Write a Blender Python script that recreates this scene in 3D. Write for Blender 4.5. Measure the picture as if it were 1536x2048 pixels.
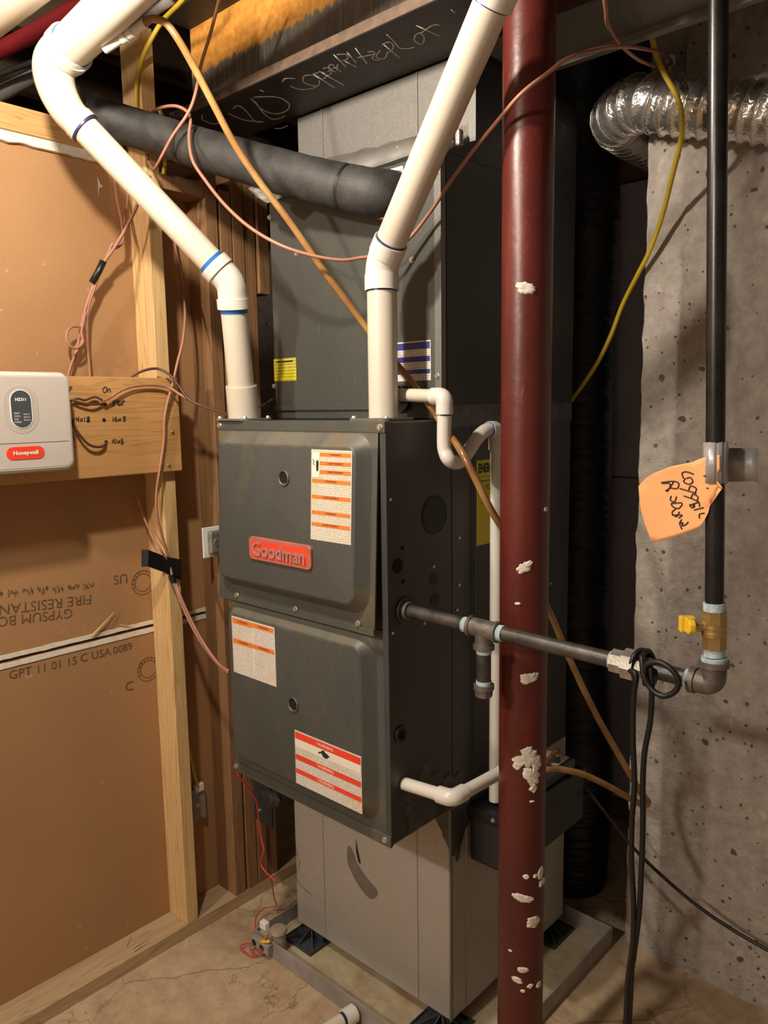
import bpy, bmesh, math, random
from mathutils import Vector, Matrix, noise
random.seed(7)
for o in list(bpy.data.objects): bpy.data.objects.remove(o)
scn = bpy.context.scene
COL = scn.collection
# ------------------------------------------------------------------ camera
YAW, PITCH, ROLL, FPX = math.radians(-42.61988), math.radians(-7.91765), math.radians(-0.88643), 1548.959
CAM = Vector((1.00987, -1.10719, 1.48487))
_fw = Vector((math.sin(YAW)*math.cos(PITCH), math.cos(YAW)*math.cos(PITCH), math.sin(PITCH)))
_rt = Vector((math.cos(YAW), -math.sin(YAW), 0)); _up = _rt.cross(_fw)
_c, _s = math.cos(ROLL), math.sin(ROLL)
RT = _c*_rt + _s*_up; UP = -_s*_rt + _c*_up; FW = _fw
cd = bpy.data.cameras.new('camera'); cam = bpy.data.objects.new('camera', cd); COL.objects.link(cam)
cd.sensor_fit = 'VERTICAL'; cd.sensor_height = 36.0; cd.lens = 36.0*FPX/2048.0
cd.clip_start = 0.02; cd.clip_end = 60
m = Matrix.Identity(4)
for i in range(3):
    m[i][0] = RT[i]; m[i][1] = UP[i]; m[i][2] = -FW[i]; m[i][3] = CAM[i]
cam.matrix_world = m
scn.camera = cam
# ------------------------------------------------------------------ world, lights, exposure
w = bpy.data.worlds.new('world'); scn.world = w; w.use_nodes = True
w.node_tree.nodes['Background'].inputs[0].default_value = (0.9, 0.85, 0.8, 1)
w.node_tree.nodes['Background'].inputs[1].default_value = 0.02
def point_light(name, loc, energy, color, radius):
    l = bpy.data.lights.new(name, 'POINT'); l.energy = energy; l.color = color; l.shadow_soft_size = radius
    o = bpy.data.objects.new(name, l); o.location = loc; COL.objects.link(o); return o
BULB = Vector((-0.10, -0.67, 2.25))
FILL_POS = Vector((-0.15, -2.25, 2.25))
point_light('bulb_light', BULB, 28, (1.0, 0.885, 0.735), 0.035)
point_light('fill_light', FILL_POS, 55, (1.0, 0.89, 0.755), 0.06)  # added fill lamp out of view, lifts the front faces and floor
scn.view_settings.view_transform = 'Standard'; scn.view_settings.look = 'None'
scn.view_settings.exposure = 1.0; scn.view_settings.gamma = 1.0
scn.view_settings.use_curve_mapping = False

# ------------------------------------------------------------------ photo pixel -> point helpers
def ray(u, v): return RT*((u-768)/FPX) - UP*((v-1024)/FPX) + FW
def PX(u, v, x): d = ray(u, v); return CAM + d*((x-CAM.x)/d.x)
def PY(u, v, y): d = ray(u, v); return CAM + d*((y-CAM.y)/d.y)
def PZ(u, v, z): d = ray(u, v); return CAM + d*((z-CAM.z)/d.z)
def PK(u, v, k): return CAM + ray(u, v)*k

# ------------------------------------------------------------------ materials
def nmat(name):
    mt = bpy.data.materials.new(name); mt.use_nodes = True
    return mt, mt.node_tree, mt.node_tree.nodes['Principled BSDF']
def N(nt, t, **kw):
    n = nt.nodes.new(t)
    for k, v in kw.items(): setattr(n, k, v)
    return n
def tex(nt, scale=(1,1,1)):
    tc = N(nt, 'ShaderNodeTexCoord'); mp = N(nt, 'ShaderNodeMapping'); mp.inputs['Scale'].default_value = scale
    nt.links.new(tc.outputs['Object'], mp.inputs['Vector']); return mp.outputs['Vector']
def noise_n(nt, vec, scale, detail=4, rough=.55, dist=0):
    n = N(nt, 'ShaderNodeTexNoise'); n.inputs['Scale'].default_value = scale; n.inputs['Detail'].default_value = detail
    n.inputs['Roughness'].default_value = rough; n.inputs['Distortion'].default_value = dist
    nt.links.new(vec, n.inputs['Vector']); return n.outputs['Fac']
def ramp(nt, fac, stops):
    r = N(nt, 'ShaderNodeValToRGB'); e = r.color_ramp.elements
    while len(e) < len(stops): e.new(.5)
    for el, (p, c) in zip(e, stops):
        el.position = p; el.color = (*c, 1) if len(c) == 3 else c
    nt.links.new(fac, r.inputs['Fac']); return r.outputs['Color']
def mix(nt, fac, a, b, blend='MIX'):
    x = N(nt, 'ShaderNodeMix', data_type='RGBA', blend_type=blend)
    for inp, v in ((x.inputs[0], fac), (x.inputs[6], a), (x.inputs[7], b)):
        if hasattr(v, 'links') or hasattr(v, 'is_linked'): nt.links.new(v, inp)
        elif isinstance(v, (int, float)): inp.default_value = v
        else: inp.default_value = (*v, 1)
    return x.outputs[2]
def bump(nt, b, height, strength=.3, dist=.01):
    bn = N(nt, 'ShaderNodeBump'); bn.inputs['Strength'].default_value = strength; bn.inputs['Distance'].default_value = dist
    nt.links.new(height, bn.inputs['Height'])
    if b.inputs['Normal'].is_linked: nt.links.new(b.inputs['Normal'].links[0].from_socket, bn.inputs['Normal'])
    nt.links.new(bn.outputs['Normal'], b.inputs['Normal'])
def col(nt, b, c):
    if hasattr(c, 'is_linked'): nt.links.new(c, b.inputs['Base Color'])
    else: b.inputs['Base Color'].default_value = (*c, 1)
def plain(name, c, rough=.5, metal=0, vary=.12, scale=14, bumpst=0, coat=0):
    mt, nt, b = nmat(name)
    v = tex(nt); f = noise_n(nt, v, scale, 5)
    lo = tuple(x*(1-vary) for x in c); hi = tuple(min(1, x*(1+vary)) for x in c)
    col(nt, b, ramp(nt, f, [(.3, lo), (.7, hi)]))
    b.inputs['Roughness'].default_value = rough; b.inputs['Metallic'].default_value = metal
    if coat: b.inputs['Coat Weight'].default_value = coat; b.inputs['Coat Roughness'].default_value = .15
    if bumpst: bump(nt, b, noise_n(nt, v, scale*8, 3), bumpst, .002)
    return mt
def wood(name, light, dark, axis=2, ring=26, rough=.65, knots=True):
    mt, nt, b = nmat(name)
    sc = [1, 1, 1]; sc[axis] = .045
    v = tex(nt, tuple(sc))
    f = noise_n(nt, v, ring, 2, .5, 1.2)
    wv = N(nt, 'ShaderNodeMath', operation='MULTIPLY'); nt.links.new(f, wv.inputs[0]); wv.inputs[1].default_value = 9
    fr = N(nt, 'ShaderNodeMath', operation='FRACT'); nt.links.new(wv.outputs[0], fr.inputs[0])
    c1 = ramp(nt, fr.outputs[0], [(0, light), (.55, light), (.9, dark), (1, light)])
    sc2 = [1, 1, 1]; sc2[axis] = .02
    fine = noise_n(nt, tex(nt, tuple(sc2)), 260, 3)
    c2 = mix(nt, .22, c1, ramp(nt, fine, [(.35, dark), (.65, light)]))
    big = noise_n(nt, tex(nt), 3.5, 3)
    c3 = mix(nt, .25, c2, ramp(nt, big, [(.3, dark), (.7, light)]))
    if knots:
        sk = [1, 1, 1]; sk[axis] = .38
        vo = N(nt, 'ShaderNodeTexVoronoi'); vo.inputs['Scale'].default_value = 6.5
        nt.links.new(tex(nt, tuple(sk)), vo.inputs['Vector'])
        k = ramp(nt, vo.outputs['Distance'], [(.0, (1,1,1)), (.055, (.8,.8,.8)), (.085, (0,0,0))])
        c3 = mix(nt, k, c3, tuple(x*.35 for x in dark))
    col(nt, b, c3); b.inputs['Roughness'].default_value = rough
    bump(nt, b, fine, .15, .001)
    return mt
def emis(name, c, st):
    mt, nt, b = nmat(name); b.inputs['Emission Color'].default_value = (*c, 1); b.inputs['Emission Strength'].default_value = st
    return mt

def powder(name, base, stain=False, ledge=None):
    mt, nt, b = nmat(name); v = tex(nt)
    sp = noise_n(nt, v, 420, 2, .6)
    c = ramp(nt, sp, [(.35, tuple(x*.72 for x in base)), (.7, tuple(x*1.35 for x in base))])
    lg = noise_n(nt, tex(nt, (1, 1, .35)), 7, 4)
    c = mix(nt, .35, c, ramp(nt, lg, [(.35, tuple(x*.7 for x in base)), (.65, (base[0]*1.35, base[1]*1.28, base[2]*1.05))]))
    # pale vertical drip streaks
    st = noise_n(nt, tex(nt, (30, 30, .8)), 3.2, 3)
    stm = ramp(nt, st, [(.70, (0,0,0)), (.745, (1,1,1))])
    br = noise_n(nt, v, 9, 2); brm = ramp(nt, br, [(.5, (0,0,0)), (.62, (1,1,1))])
    mm = N(nt, 'ShaderNodeMath', operation='MULTIPLY'); nt.links.new(stm, mm.inputs[0]); nt.links.new(brm, mm.inputs[1])
    m2 = N(nt, 'ShaderNodeMath', operation='MULTIPLY'); nt.links.new(mm.outputs[0], m2.inputs[0]); m2.inputs[1].default_value = .35 if not stain else .05
    c = mix(nt, m2.outputs[0], c, (.45, .45, .42))
    if stain:
        sn = noise_n(nt, tex(nt, (1, 1, .8)), 6.5, 4, .6); c = mix(nt, ramp(nt, sn, [(.56, (0,0,0)), (.72, (.5,.5,.5))]), c, (.15, .115, .05))
    if ledge:
        # dust and rust-coloured stain lying on the sloped top ledge of the pressed panel
        tc = N(nt, 'ShaderNodeTexCoord'); sx = N(nt, 'ShaderNodeSeparateXYZ'); nt.links.new(tc.outputs['Object'], sx.inputs[0])
        wob = noise_n(nt, v, 40, 3); ma = N(nt, 'ShaderNodeMath', operation='MULTIPLY_ADD'); nt.links.new(wob, ma.inputs[0]); ma.inputs[1].default_value = .012; nt.links.new(sx.outputs['Z'], ma.inputs[2])
        lm = ramp(nt, ma.outputs[0], [(ledge, (0,0,0)), (ledge+.008, (1,1,1)), (ledge+.030, (1,1,1)), (ledge+.036, (0,0,0))])
        pn = noise_n(nt, tex(nt, (1, .2, .2)), 11, 3); dust = ramp(nt, pn, [(.35, (.11, .105, .09)), (.52, (.19, .18, .15)), (.62, (.26, .17, .05)), (.72, (.17, .15, .11))])
        lf = N(nt, 'ShaderNodeMath', operation='MULTIPLY'); nt.links.new(lm, lf.inputs[0]); lf.inputs[1].default_value = .6
        c = mix(nt, lf.outputs[0], c, dust)
    col(nt, b, c); b.inputs['Roughness'].default_value = .46; b.inputs['Specular IOR Level'].default_value = .45
    bump(nt, b, sp, .12, .001)
    return mt

M = {}
M['furnace'] = powder('furnace_grey_powder_coat', (.050, .054, .054))
M['door'] = powder('door_grey_powder_coat', (.072, .075, .070), True)
M['door_u'] = powder('upper_door_coat', (.066, .070, .066), True, .367)
M['door_l'] = powder('lower_door_coat', (.066, .070, .066), True, .400)
M['coil'] = powder('coil_grey_powder_coat', (.060, .064, .059))
M['black'] = plain('black_rubber', (.012, .012, .012), .45, vary=.3)
M['blackduct'] = plain('black_sheet', (.022, .023, .022), .5, vary=.3, bumpst=.1)
M['insul'] = plain('black_foam_insulation', (.030, .029, .028), .62, vary=.5, scale=22, bumpst=.35)
M['hole'] = plain('dark_void', (.004, .004, .004), .9)
M['pvc'] = plain('white_pvc', (.72, .69, .63), .28, vary=.04, scale=6)
M['pvcold'] = plain('ivory_pvc', (.64, .58, .48), .32, vary=.05, scale=6)
M['primer'] = plain('blue_primer', (.02, .13, .42), .35, vary=.3)
M['primerdark'] = plain('dark_blue_primer', (.015, .02, .10), .35, vary=.3)
M['screw'] = plain('zinc_screw', (.70, .69, .66), .32, .85)
M['iron'] = plain('black_iron', (.075, .068, .060), .42, .45, vary=.5, scale=30, bumpst=.2)
M['ironblk'] = plain('black_pipe_paint', (.016, .015, .014), .3, .2, vary=.6, scale=20, bumpst=.05)
M['fitting'] = plain('malleable_iron', (.16, .145, .125), .48, .5, vary=.4, scale=40, bumpst=.4)
M['union'] = plain('galvanised_fitting', (.36, .34, .30), .45, .6, vary=.3, scale=30, bumpst=.3)
M['sealant'] = plain('pipe_dope', (.42, .55, .60), .6, vary=.35, scale=60, bumpst=.5)
M['brass'] = plain('brass', (.52, .36, .15), .34, .8, vary=.25, scale=30, bumpst=.15)
M['yellow'] = plain('yellow_plastic', (.80, .52, .03), .42, vary=.1)
M['copper'] = plain('copper', (.42, .18, .08), .38, .7, vary=.3, scale=20)
M['ycable'] = plain('yellow_cable', (.62, .45, .035), .45, vary=.15, scale=9)
M['tcable'] = plain('brown_pink_cable', (.39, .175, .115), .45, vary=.15, scale=9)
M['dcable'] = plain('dark_brown_cable', (.10, .045, .035), .45, vary=.25)
M['redwire'] = plain('red_wire', (.62, .035, .035), .4, vary=.2)
M['cord'] = plain('black_cord', (.005, .005, .005), .5, vary=.3)
M['tape'] = plain('black_tape', (.010, .010, .010), .38, vary=.4, bumpst=.2)
M['paper'] = plain('label_paper', (.80, .76, .66), .55, vary=.05)
M['orange'] = plain('label_orange', (.78, .20, .03), .5, vary=.08)
M['red'] = plain('label_red', (.78, .06, .025), .5, vary=.08)
M['blue'] = plain('label_blue', (.025, .04, .28), .5, vary=.1)
M['ink'] = plain('ink', (.015, .012, .012), .6)
M['stamp'] = plain('stamp_ink', (.11, .065, .035), .8, vary=.5, scale=90)
M['chalk'] = plain('chalk', (.55, .53, .50), .9, vary=.5, scale=150)
M['plate'] = plain('dark_plastic', (.03, .033, .035), .35)
M['panel'] = plain('zone_panel_plastic', (.52, .47, .43), .42, vary=.02)
M['panelrim'] = plain('zone_panel_rim', (.60, .58, .53), .42, vary=.02)
M['screen'] = plain('zone_panel_screen', (.055, .065, .072), .3, vary=.05)
M['white'] = plain('white_print', (.82, .80, .76), .5, vary=.03)
M['logo'] = plain('logo_red', (.78, .055, .02), .4, vary=.05)
M['note'] = plain('orange_paper', (.93, .42, .17), .7, vary=.07, scale=10, bumpst=.2)
M['ducttape'] = plain('silver_duct_tape', (.42, .41, .42), .35, .35, vary=.2, bumpst=.3)
M['plaster'] = plain('plaster', (.72, .66, .56), .85, vary=.1, scale=60, bumpst=.6)
M['riser'] = plain('black_plastic_riser', (.035, .04, .045), .45, vary=.4)
M['void_wood'] = plain('dark_subfloor', (.05, .035, .025), .8, vary=.4)
M['plastic_wrap'] = plain('black_plastic_wrap', (.008, .008, .009), .5, vary=.4, bumpst=.15)
M['doorpanel'] = plain('grey_door_paint', (.72, .70, .80), .55, vary=.12, scale=8)
M['redpipe'] = plain('red_pipe', (.30, .02, .025), .4, vary=.2)
M['wetgrey'] = plain('grey_plastic', (.30, .27, .25), .4, vary=.2, scale=8)
M['insulfluff'] = plain('white_gypsum_edge', (.80, .74, .64), .9, vary=.12, scale=60, bumpst=.6)
M['bulbglass'] = emis('bulb_glass', (1, .82, .6), 14)

M['stud'] = wood('pine_stud', (.72, .50, .24), (.48, .27, .09))
M['studdark'] = wood('old_stud', (.30, .16, .07), (.18, .088, .036), ring=15)
M['platewood'] = wood('sill_plate', (.50, .36, .21), (.30, .19, .09), axis=1)
M['topplate'] = wood('top_plate_wood', (.60, .36, .14), (.34, .16, .05), axis=1)
M['board'] = wood('cedar_board', (.56, .31, .11), (.38, .18, .055), axis=1, ring=18)
M['joist'] = wood('shaded_joist_wood', (.07, .04, .02), (.03, .015, .008), axis=1)  # brown wood coloured near black, so the joist bays look unlit
M['jamb'] = wood('dark_jamb', (.30, .15, .07), (.15, .07, .03))
M['splinter'] = wood('wood_splinter', (.60, .40, .20), (.40, .24, .10), axis=1, knots=False)

def mk_drywall():
    mt, nt, b = nmat('brown_gypsum_paper'); v = tex(nt)
    f = noise_n(nt, v, 3, 3); g = noise_n(nt, v, 300, 2)
    c = ramp(nt, f, [(.3, (.35, .185, .075)), (.7, (.41, .22, .095))])
    c = mix(nt, .22, c, ramp(nt, g, [(.35, (.28, .15, .065)), (.65, (.48, .29, .15))]))
    sp = noise_n(nt, v, 45, 1); c = mix(nt, ramp(nt, sp, [(.76, (0,0,0)), (.79, (.5,.5,.5))]), c, (.56, .38, .22))
    col(nt, b, c); b.inputs['Roughness'].default_value = .8; bump(nt, b, g, .1, .001); return mt
M['drywall'] = mk_drywall()
def mk_concrete():
    mt, nt, b = nmat('poured_concrete'); v = tex(nt)
    f = noise_n(nt, v, 2.6, 6, .6); g = noise_n(nt, v, 30, 6, .65); h = noise_n(nt, v, 140, 3)
    c = ramp(nt, f, [(.25, (.30, .25, .225)), (.5, (.42, .37, .325)), (.75, (.52, .47, .41))])
    c = mix(nt, .5, c, ramp(nt, g, [(.3, (.23, .19, .17)), (.7, (.58, .53, .46))]))
    st = noise_n(nt, tex(nt, (1, 1, .35)), 9, 5, .7); c = mix(nt, ramp(nt, st, [(.52, (0,0,0)), (.72, (.55,.55,.55))]), c, (.22, .175, .17))
    rd = noise_n(nt, v, 6, 3); c = mix(nt, ramp(nt, rd, [(.60, (0,0,0)), (.75, (.35,.35,.35))]), c, (.36, .20, .19))
    lt = noise_n(nt, tex(nt, (1, 1, .6)), 16, 5, .75); c = mix(nt, ramp(nt, lt, [(.60, (0,0,0)), (.70, (.6,.6,.6))]), c, (.66, .61, .53))
    pits = None
    for sc_, th, dist in ((24, .16, .5), (55, .20, .4)):
        wv = N(nt, 'ShaderNodeTexNoise'); wv.inputs['Scale'].default_value = sc_*1.6; nt.links.new(v, wv.inputs['Vector'])
        ad = N(nt, 'ShaderNodeVectorMath', operation='MULTIPLY_ADD'); nt.links.new(wv.outputs['Color'], ad.inputs[0]); ad.inputs[1].default_value = (dist/sc_,)*3; nt.links.new(v, ad.inputs[2])
        vo = N(nt, 'ShaderNodeTexVoronoi'); vo.inputs['Scale'].default_value = sc_; nt.links.new(ad.outputs[0], vo.inputs['Vector'])
        wn = N(nt, 'ShaderNodeTexWhiteNoise'); nt.links.new(vo.outputs['Position'], wn.inputs['Vector'])
        pw = N(nt, 'ShaderNodeMath', operation='POWER'); nt.links.new(wn.outputs['Value'], pw.inputs[0]); pw.inputs[1].default_value = 3
        tm = N(nt, 'ShaderNodeMath', operation='MULTIPLY'); nt.links.new(pw.outputs[0], tm.inputs[0]); tm.inputs[1].default_value = th*1.6
        dv = N(nt, 'ShaderNodeMath', operation='SUBTRACT'); nt.links.new(tm.outputs[0], dv.inputs[0]); nt.links.new(vo.outputs['Distance'], dv.inputs[1])
        pit = ramp(nt, dv.outputs[0], [(.01, (0,0,0)), (.05, (1,1,1))]); c = mix(nt, pit, c, (.12, .095, .08)); pits = pit if pits is None else pits
    col(nt, b, c); b.inputs['Roughness'].default_value = .82
    bump(nt, b, g, .6, .014); bump(nt, b, h, .3, .003)
    inv = N(nt, 'ShaderNodeMath', operation='SUBTRACT'); inv.inputs[0].default_value = 1; nt.links.new(pits, inv.inputs[1]); bump(nt, b, inv.outputs[0], .6, .006)
    return mt
M['concrete'] = mk_concrete()
def mk_floor():
    mt, nt, b = nmat('dirty_concrete_floor'); v = tex(nt)
    f = noise_n(nt, v, 4, 7, .65, .6); g = noise_n(nt, v, 24, 6, .65)
    c = ramp(nt, f, [(.28, (.25, .15, .075)), (.45, (.40, .265, .15)), (.6, (.52, .38, .23)), (.75, (.46, .30, .17))])
    c = mix(nt, .35, c, ramp(nt, g, [(.3, (.22, .15, .09)), (.7, (.60, .48, .34))]))
    cr = N(nt, 'ShaderNodeTexVoronoi', feature='DISTANCE_TO_EDGE'); cr.inputs['Scale'].default_value = 3.1
    wv = noise_n(nt, v, 7, 4); ad = N(nt, 'ShaderNodeVectorMath', operation='ADD'); nt.links.new(v, ad.inputs[0])
    sc = N(nt, 'ShaderNodeVectorMath', operation='SCALE'); cb = N(nt, 'ShaderNodeCombineXYZ')
    nt.links.new(wv, cb.inputs[0]); nt.links.new(wv, cb.inputs[1]); nt.links.new(cb.outputs[0], sc.inputs[0]); sc.inputs['Scale'].default_value = .35
    nt.links.new(sc.outputs[0], ad.inputs[1]); nt.links.new(ad.outputs[0], cr.inputs['Vector'])
    c = mix(nt, ramp(nt, cr.outputs['Distance'], [(.0, (.7,.7,.7)), (.012, (0,0,0))]), c, (.15, .09, .05))
    sp = noise_n(nt, v, 60, 2); c = mix(nt, ramp(nt, sp, [(.72, (0,0,0)), (.76, (.8,.8,.8))]), c, (.10, .065, .04))
    col(nt, b, c); b.inputs['Roughness'].default_value = .75; bump(nt, b, g, .4, .008); return mt
M['floor'] = mk_floor()
def mk_galv(name, base, dusty):
    mt, nt, b = nmat(name); v = tex(nt)
    f = noise_n(nt, v, 5, 4); vo = N(nt, 'ShaderNodeTexVoronoi'); vo.inputs['Scale'].default_value = 70; nt.links.new(v, vo.inputs['Vector'])
    wn = N(nt, 'ShaderNodeTexWhiteNoise'); nt.links.new(vo.outputs['Position'], wn.inputs['Vector'])
    c = mix(nt, ramp(nt, wn.outputs['Value'], [(0, (0,0,0)), (1, (.14,.14,.14))]), base, tuple(x*.55 for x in base))
    c = mix(nt, ramp(nt, f, [(.35, (0,0,0)), (.7, (.35,.35,.35))]), c, dusty)
    g = noise_n(nt, v, 260, 2); c = mix(nt, .12, c, ramp(nt, g, [(.3, (.1,.1,.1)), (.7, (.6,.58,.54))]))
    col(nt, b, c); b.inputs['Roughness'].default_value = .48; b.inputs['Metallic'].default_value = .25; return mt
M['galv'] = mk_galv('galvanised_steel', (.47, .45, .42), (.42, .36, .27))
M['galvmid'] = mk_galv('weathered_galvanised_steel', (.23, .225, .215), (.22, .19, .15))
M['galvdark'] = mk_galv('dull_galvanised_steel', (.15, .15, .14), (.12, .11, .09))
def mk_foil():
    mt, nt, b = nmat('aluminium_foil'); v = tex(nt)
    n1 = noise_n(nt, tex(nt, (1, 1, 1)), 45, 3, .6, 1.5); n2 = noise_n(nt, v, 120, 2)
    col(nt, b, (.86, .83, .80)); b.inputs['Metallic'].default_value = .9; b.inputs['Roughness'].default_value = .24
    bump(nt, b, n1, .35, .012); return mt
M['foil'] = mk_foil()
def mk_pole():
    mt, nt, b = nmat('maroon_paint'); v = tex(nt)
    f = noise_n(nt, tex(nt, (1, 1, .3)), 9, 5); sp = noise_n(nt, v, 330, 2)
    c = ramp(nt, f, [(.3, (.062, .010, .008)), (.55, (.098, .014, .011)), (.75, (.15, .027, .019))])
    c = mix(nt, ramp(nt, sp, [(.66, (0,0,0)), (.74, (.5,.5,.5))]), c, (.34, .13, .08))
    sc = noise_n(nt, tex(nt, (18, 18, 2.5)), 3, 4, .7, 1.0); c = mix(nt, ramp(nt, sc, [(.70, (0,0,0)), (.76, (.35,.35,.35))]), c, (.45, .30, .25))
    col(nt, b, c); b.inputs['Roughness'].default_value = .36; bump(nt, b, noise_n(nt, v, 28, 3), .25, .004); return mt
M['maroon'] = mk_pole()
def mk_web():
    # bare grey steel below, orange primer brushed on above a ragged line
    mt, nt, b = nmat('primed_steel_web'); tc = N(nt, 'ShaderNodeTexCoord')
    sx = N(nt, 'ShaderNodeSeparateXYZ'); nt.links.new(tc.outputs['Object'], sx.inputs[0])
    n = noise_n(nt, tex(nt, (1, 1, .15)), 60, 4, .7); lo = noise_n(nt, tex(nt), 4, 2)
    a = N(nt, 'ShaderNodeMath', operation='MULTIPLY_ADD'); nt.links.new(n, a.inputs[0]); a.inputs[1].default_value = .05; nt.links.new(sx.outputs['Z'], a.inputs[2])
    a2 = N(nt, 'ShaderNodeMath', operation='MULTIPLY_ADD'); nt.links.new(lo, a2.inputs[0]); a2.inputs[1].default_value = .05; nt.links.new(a.outputs[0], a2.inputs[2])
    mask = ramp(nt, a2.outputs[0], [(.160, (0,0,0)), (.168, (1,1,1))])
    g = noise_n(nt, tex(nt, (1, 1, .1)), 110, 3); grey = ramp(nt, g, [(.35, (.10, .09, .075)), (.62, (.17, .15, .12)), (.75, (.30, .16, .06))])
    og = noise_n(nt, tex(nt), 80, 4); ora = ramp(nt, og, [(.3, (.50, .20, .025)), (.7, (.72, .33, .06))])
    col(nt, b, mix(nt, mask, grey, ora)); b.inputs['Roughness'].default_value = .7; bump(nt, b, g, .3, .002); return mt
M['web'] = mk_web()
M['steel'] = plain('dark_mill_steel', (.040, .034, .030), .55, .3, vary=.3, scale=16, bumpst=.1)
M['flangeedge'] = plain('rusty_flange', (.115, .075, .052), .65, .2, vary=.35, scale=30, bumpst=.3)
def mk_vinyl():
    mt, nt, b = nmat('amber_vinyl_tube'); v = tex(nt)
    f = noise_n(nt, v, 9, 4); col(nt, b, ramp(nt, f, [(.3, (.19, .08, .028)), (.5, (.31, .16, .05)), (.7, (.42, .28, .10))]))
    b.inputs['Roughness'].default_value = .22; b.inputs['Coat Weight'].default_value = .4; return mt
M['vinyl'] = mk_vinyl()
def mk_pan():
    mt, nt, b = nmat('stained_pan_floor'); v = tex(nt)
    f = noise_n(nt, v, 6, 6, .65, .5); g = noise_n(nt, v, 3.2, 4)
    c = ramp(nt, f, [(.3, (.28, .20, .11)), (.5, (.46, .38, .25)), (.7, (.56, .50, .37))])
    c = mix(nt, ramp(nt, g, [(.56, (0,0,0)), (.66, (.7,.7,.7))]), c, (.30, .12, .02))
    col(nt, b, c); b.inputs['Roughness'].default_value = .6; bump(nt, b, f, .3, .005); return mt
M['pan'] = mk_pan()
M['panrim'] = plain('grey_pan_metal', (.30, .27, .25), .45, .1, vary=.25, scale=12)
def mk_print(name, paper, ink, fz, fx, hor='X'):
    mt, nt, b = nmat(name); tc = N(nt, 'ShaderNodeTexCoord'); sx = N(nt, 'ShaderNodeSeparateXYZ'); nt.links.new(tc.outputs['Object'], sx.inputs[0])
    z = N(nt, 'ShaderNodeMath', operation='MULTIPLY'); nt.links.new(sx.outputs['Z'], z.inputs[0]); z.inputs[1].default_value = fz
    fl = N(nt, 'ShaderNodeMath', operation='FLOOR'); nt.links.new(z.outputs[0], fl.inputs[0])
    fr = N(nt, 'ShaderNodeMath', operation='FRACT'); nt.links.new(z.outputs[0], fr.inputs[0])
    row = N(nt, 'ShaderNodeMath', operation='LESS_THAN'); nt.links.new(fr.outputs[0], row.inputs[0]); row.inputs[1].default_value = .55
    x = N(nt, 'ShaderNodeMath', operation='MULTIPLY'); nt.links.new(sx.outputs[hor], x.inputs[0]); x.inputs[1].default_value = fx
    cb = N(nt, 'ShaderNodeCombineXYZ'); nt.links.new(x.outputs[0], cb.inputs[0]); nt.links.new(fl.outputs[0], cb.inputs[1])
    nz = N(nt, 'ShaderNodeTexNoise'); nz.inputs['Scale'].default_value = 1; nz.inputs['Detail'].default_value = 2; nt.links.new(cb.outputs[0], nz.inputs['Vector'])
    g = N(nt, 'ShaderNodeMath', operation='GREATER_THAN'); nt.links.new(nz.outputs['Fac'], g.inputs[0]); g.inputs[1].default_value = .44
    mm = N(nt, 'ShaderNodeMath', operation='MULTIPLY'); nt.links.new(row.outputs[0], mm.inputs[0]); nt.links.new(g.outputs[0], mm.inputs[1])
    m3 = N(nt, 'ShaderNodeMath', operation='MULTIPLY'); nt.links.new(mm.outputs[0], m3.inputs[0]); m3.inputs[1].default_value = .62
    yl = noise_n(nt, tex(nt), 16, 3); pc = mix(nt, ramp(nt, yl, [(.45, (0,0,0)), (.7, (.6,.6,.6))]), paper, (.80, .62, .34))
    col(nt, b, mix(nt, m3.outputs[0], pc, ink)); b.inputs['Roughness'].default_value = .5; return mt
M['print'] = mk_print('fine_print_paper', (.80, .75, .64), (.22, .17, .12), 260, 330)
M['printw'] = mk_print('fine_print_white', (.80, .76, .70), (.22, .18, .16), 230, 300)
M['printy'] = mk_print('fine_print_yellow', (.72, .66, .02), (.25, .22, .02), 130, 220)
M['printe'] = plain('energy_label_yellow', (.70, .60, .02), .5, vary=.04)

# ------------------------------------------------------------------ mesh helpers
def tag(o, label=None, cat=None, group=None, kind=None):
    if label: o['label'] = label
    if cat: o['category'] = cat
    if group: o['group'] = group
    if kind: o['kind'] = kind
    return o
def thing(name, loc, label, cat, group=None, kind=None):
    e = bpy.data.objects.new(name, None); e.empty_display_size = .05; e.location = loc; COL.objects.link(e)
    return tag(e, label, cat, group, kind)
def wloc(o):
    v = Vector(o.location)
    p = o.parent
    while p: v = v + Vector(p.location); p = p.parent
    return v
def mk(name, bm, mat, parent=None, smooth=False, bevel=0, origin=None, seg=2, keep=False):
    """link a bmesh (built in world coordinates) as one mesh object"""
    me = bpy.data.meshes.new(name)
    bmesh.ops.recalc_face_normals(bm, faces=bm.faces)
    if origin is None:
        xs = [v.co for v in bm.verts]
        origin = Vector(((min(v.x for v in xs)+max(v.x for v in xs))/2, (min(v.y for v in xs)+max(v.y for v in xs))/2, min(v.z for v in xs)))
    origin = Vector(origin)
    bmesh.ops.translate(bm, verts=bm.verts, vec=-origin)
    for f in bm.faces: f.smooth = smooth
    bm.to_mesh(me); bm.free()
    mats = mat if isinstance(mat, (list, tuple)) else [mat]
    for q in mats: me.materials.append(M[q] if isinstance(q, str) else q)
    o = bpy.data.objects.new(name, me); COL.objects.link(o)
    if parent: o.parent = parent; o.location = origin - wloc(parent)
    else: o.location = origin
    if bevel:
        b = o.modifiers.new('bevel', 'BEVEL'); b.width = bevel; b.segments = seg; b.limit_method = 'ANGLE'; b.angle_limit = math.radians(35)
    return o
def B(): return bmesh.new()
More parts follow.
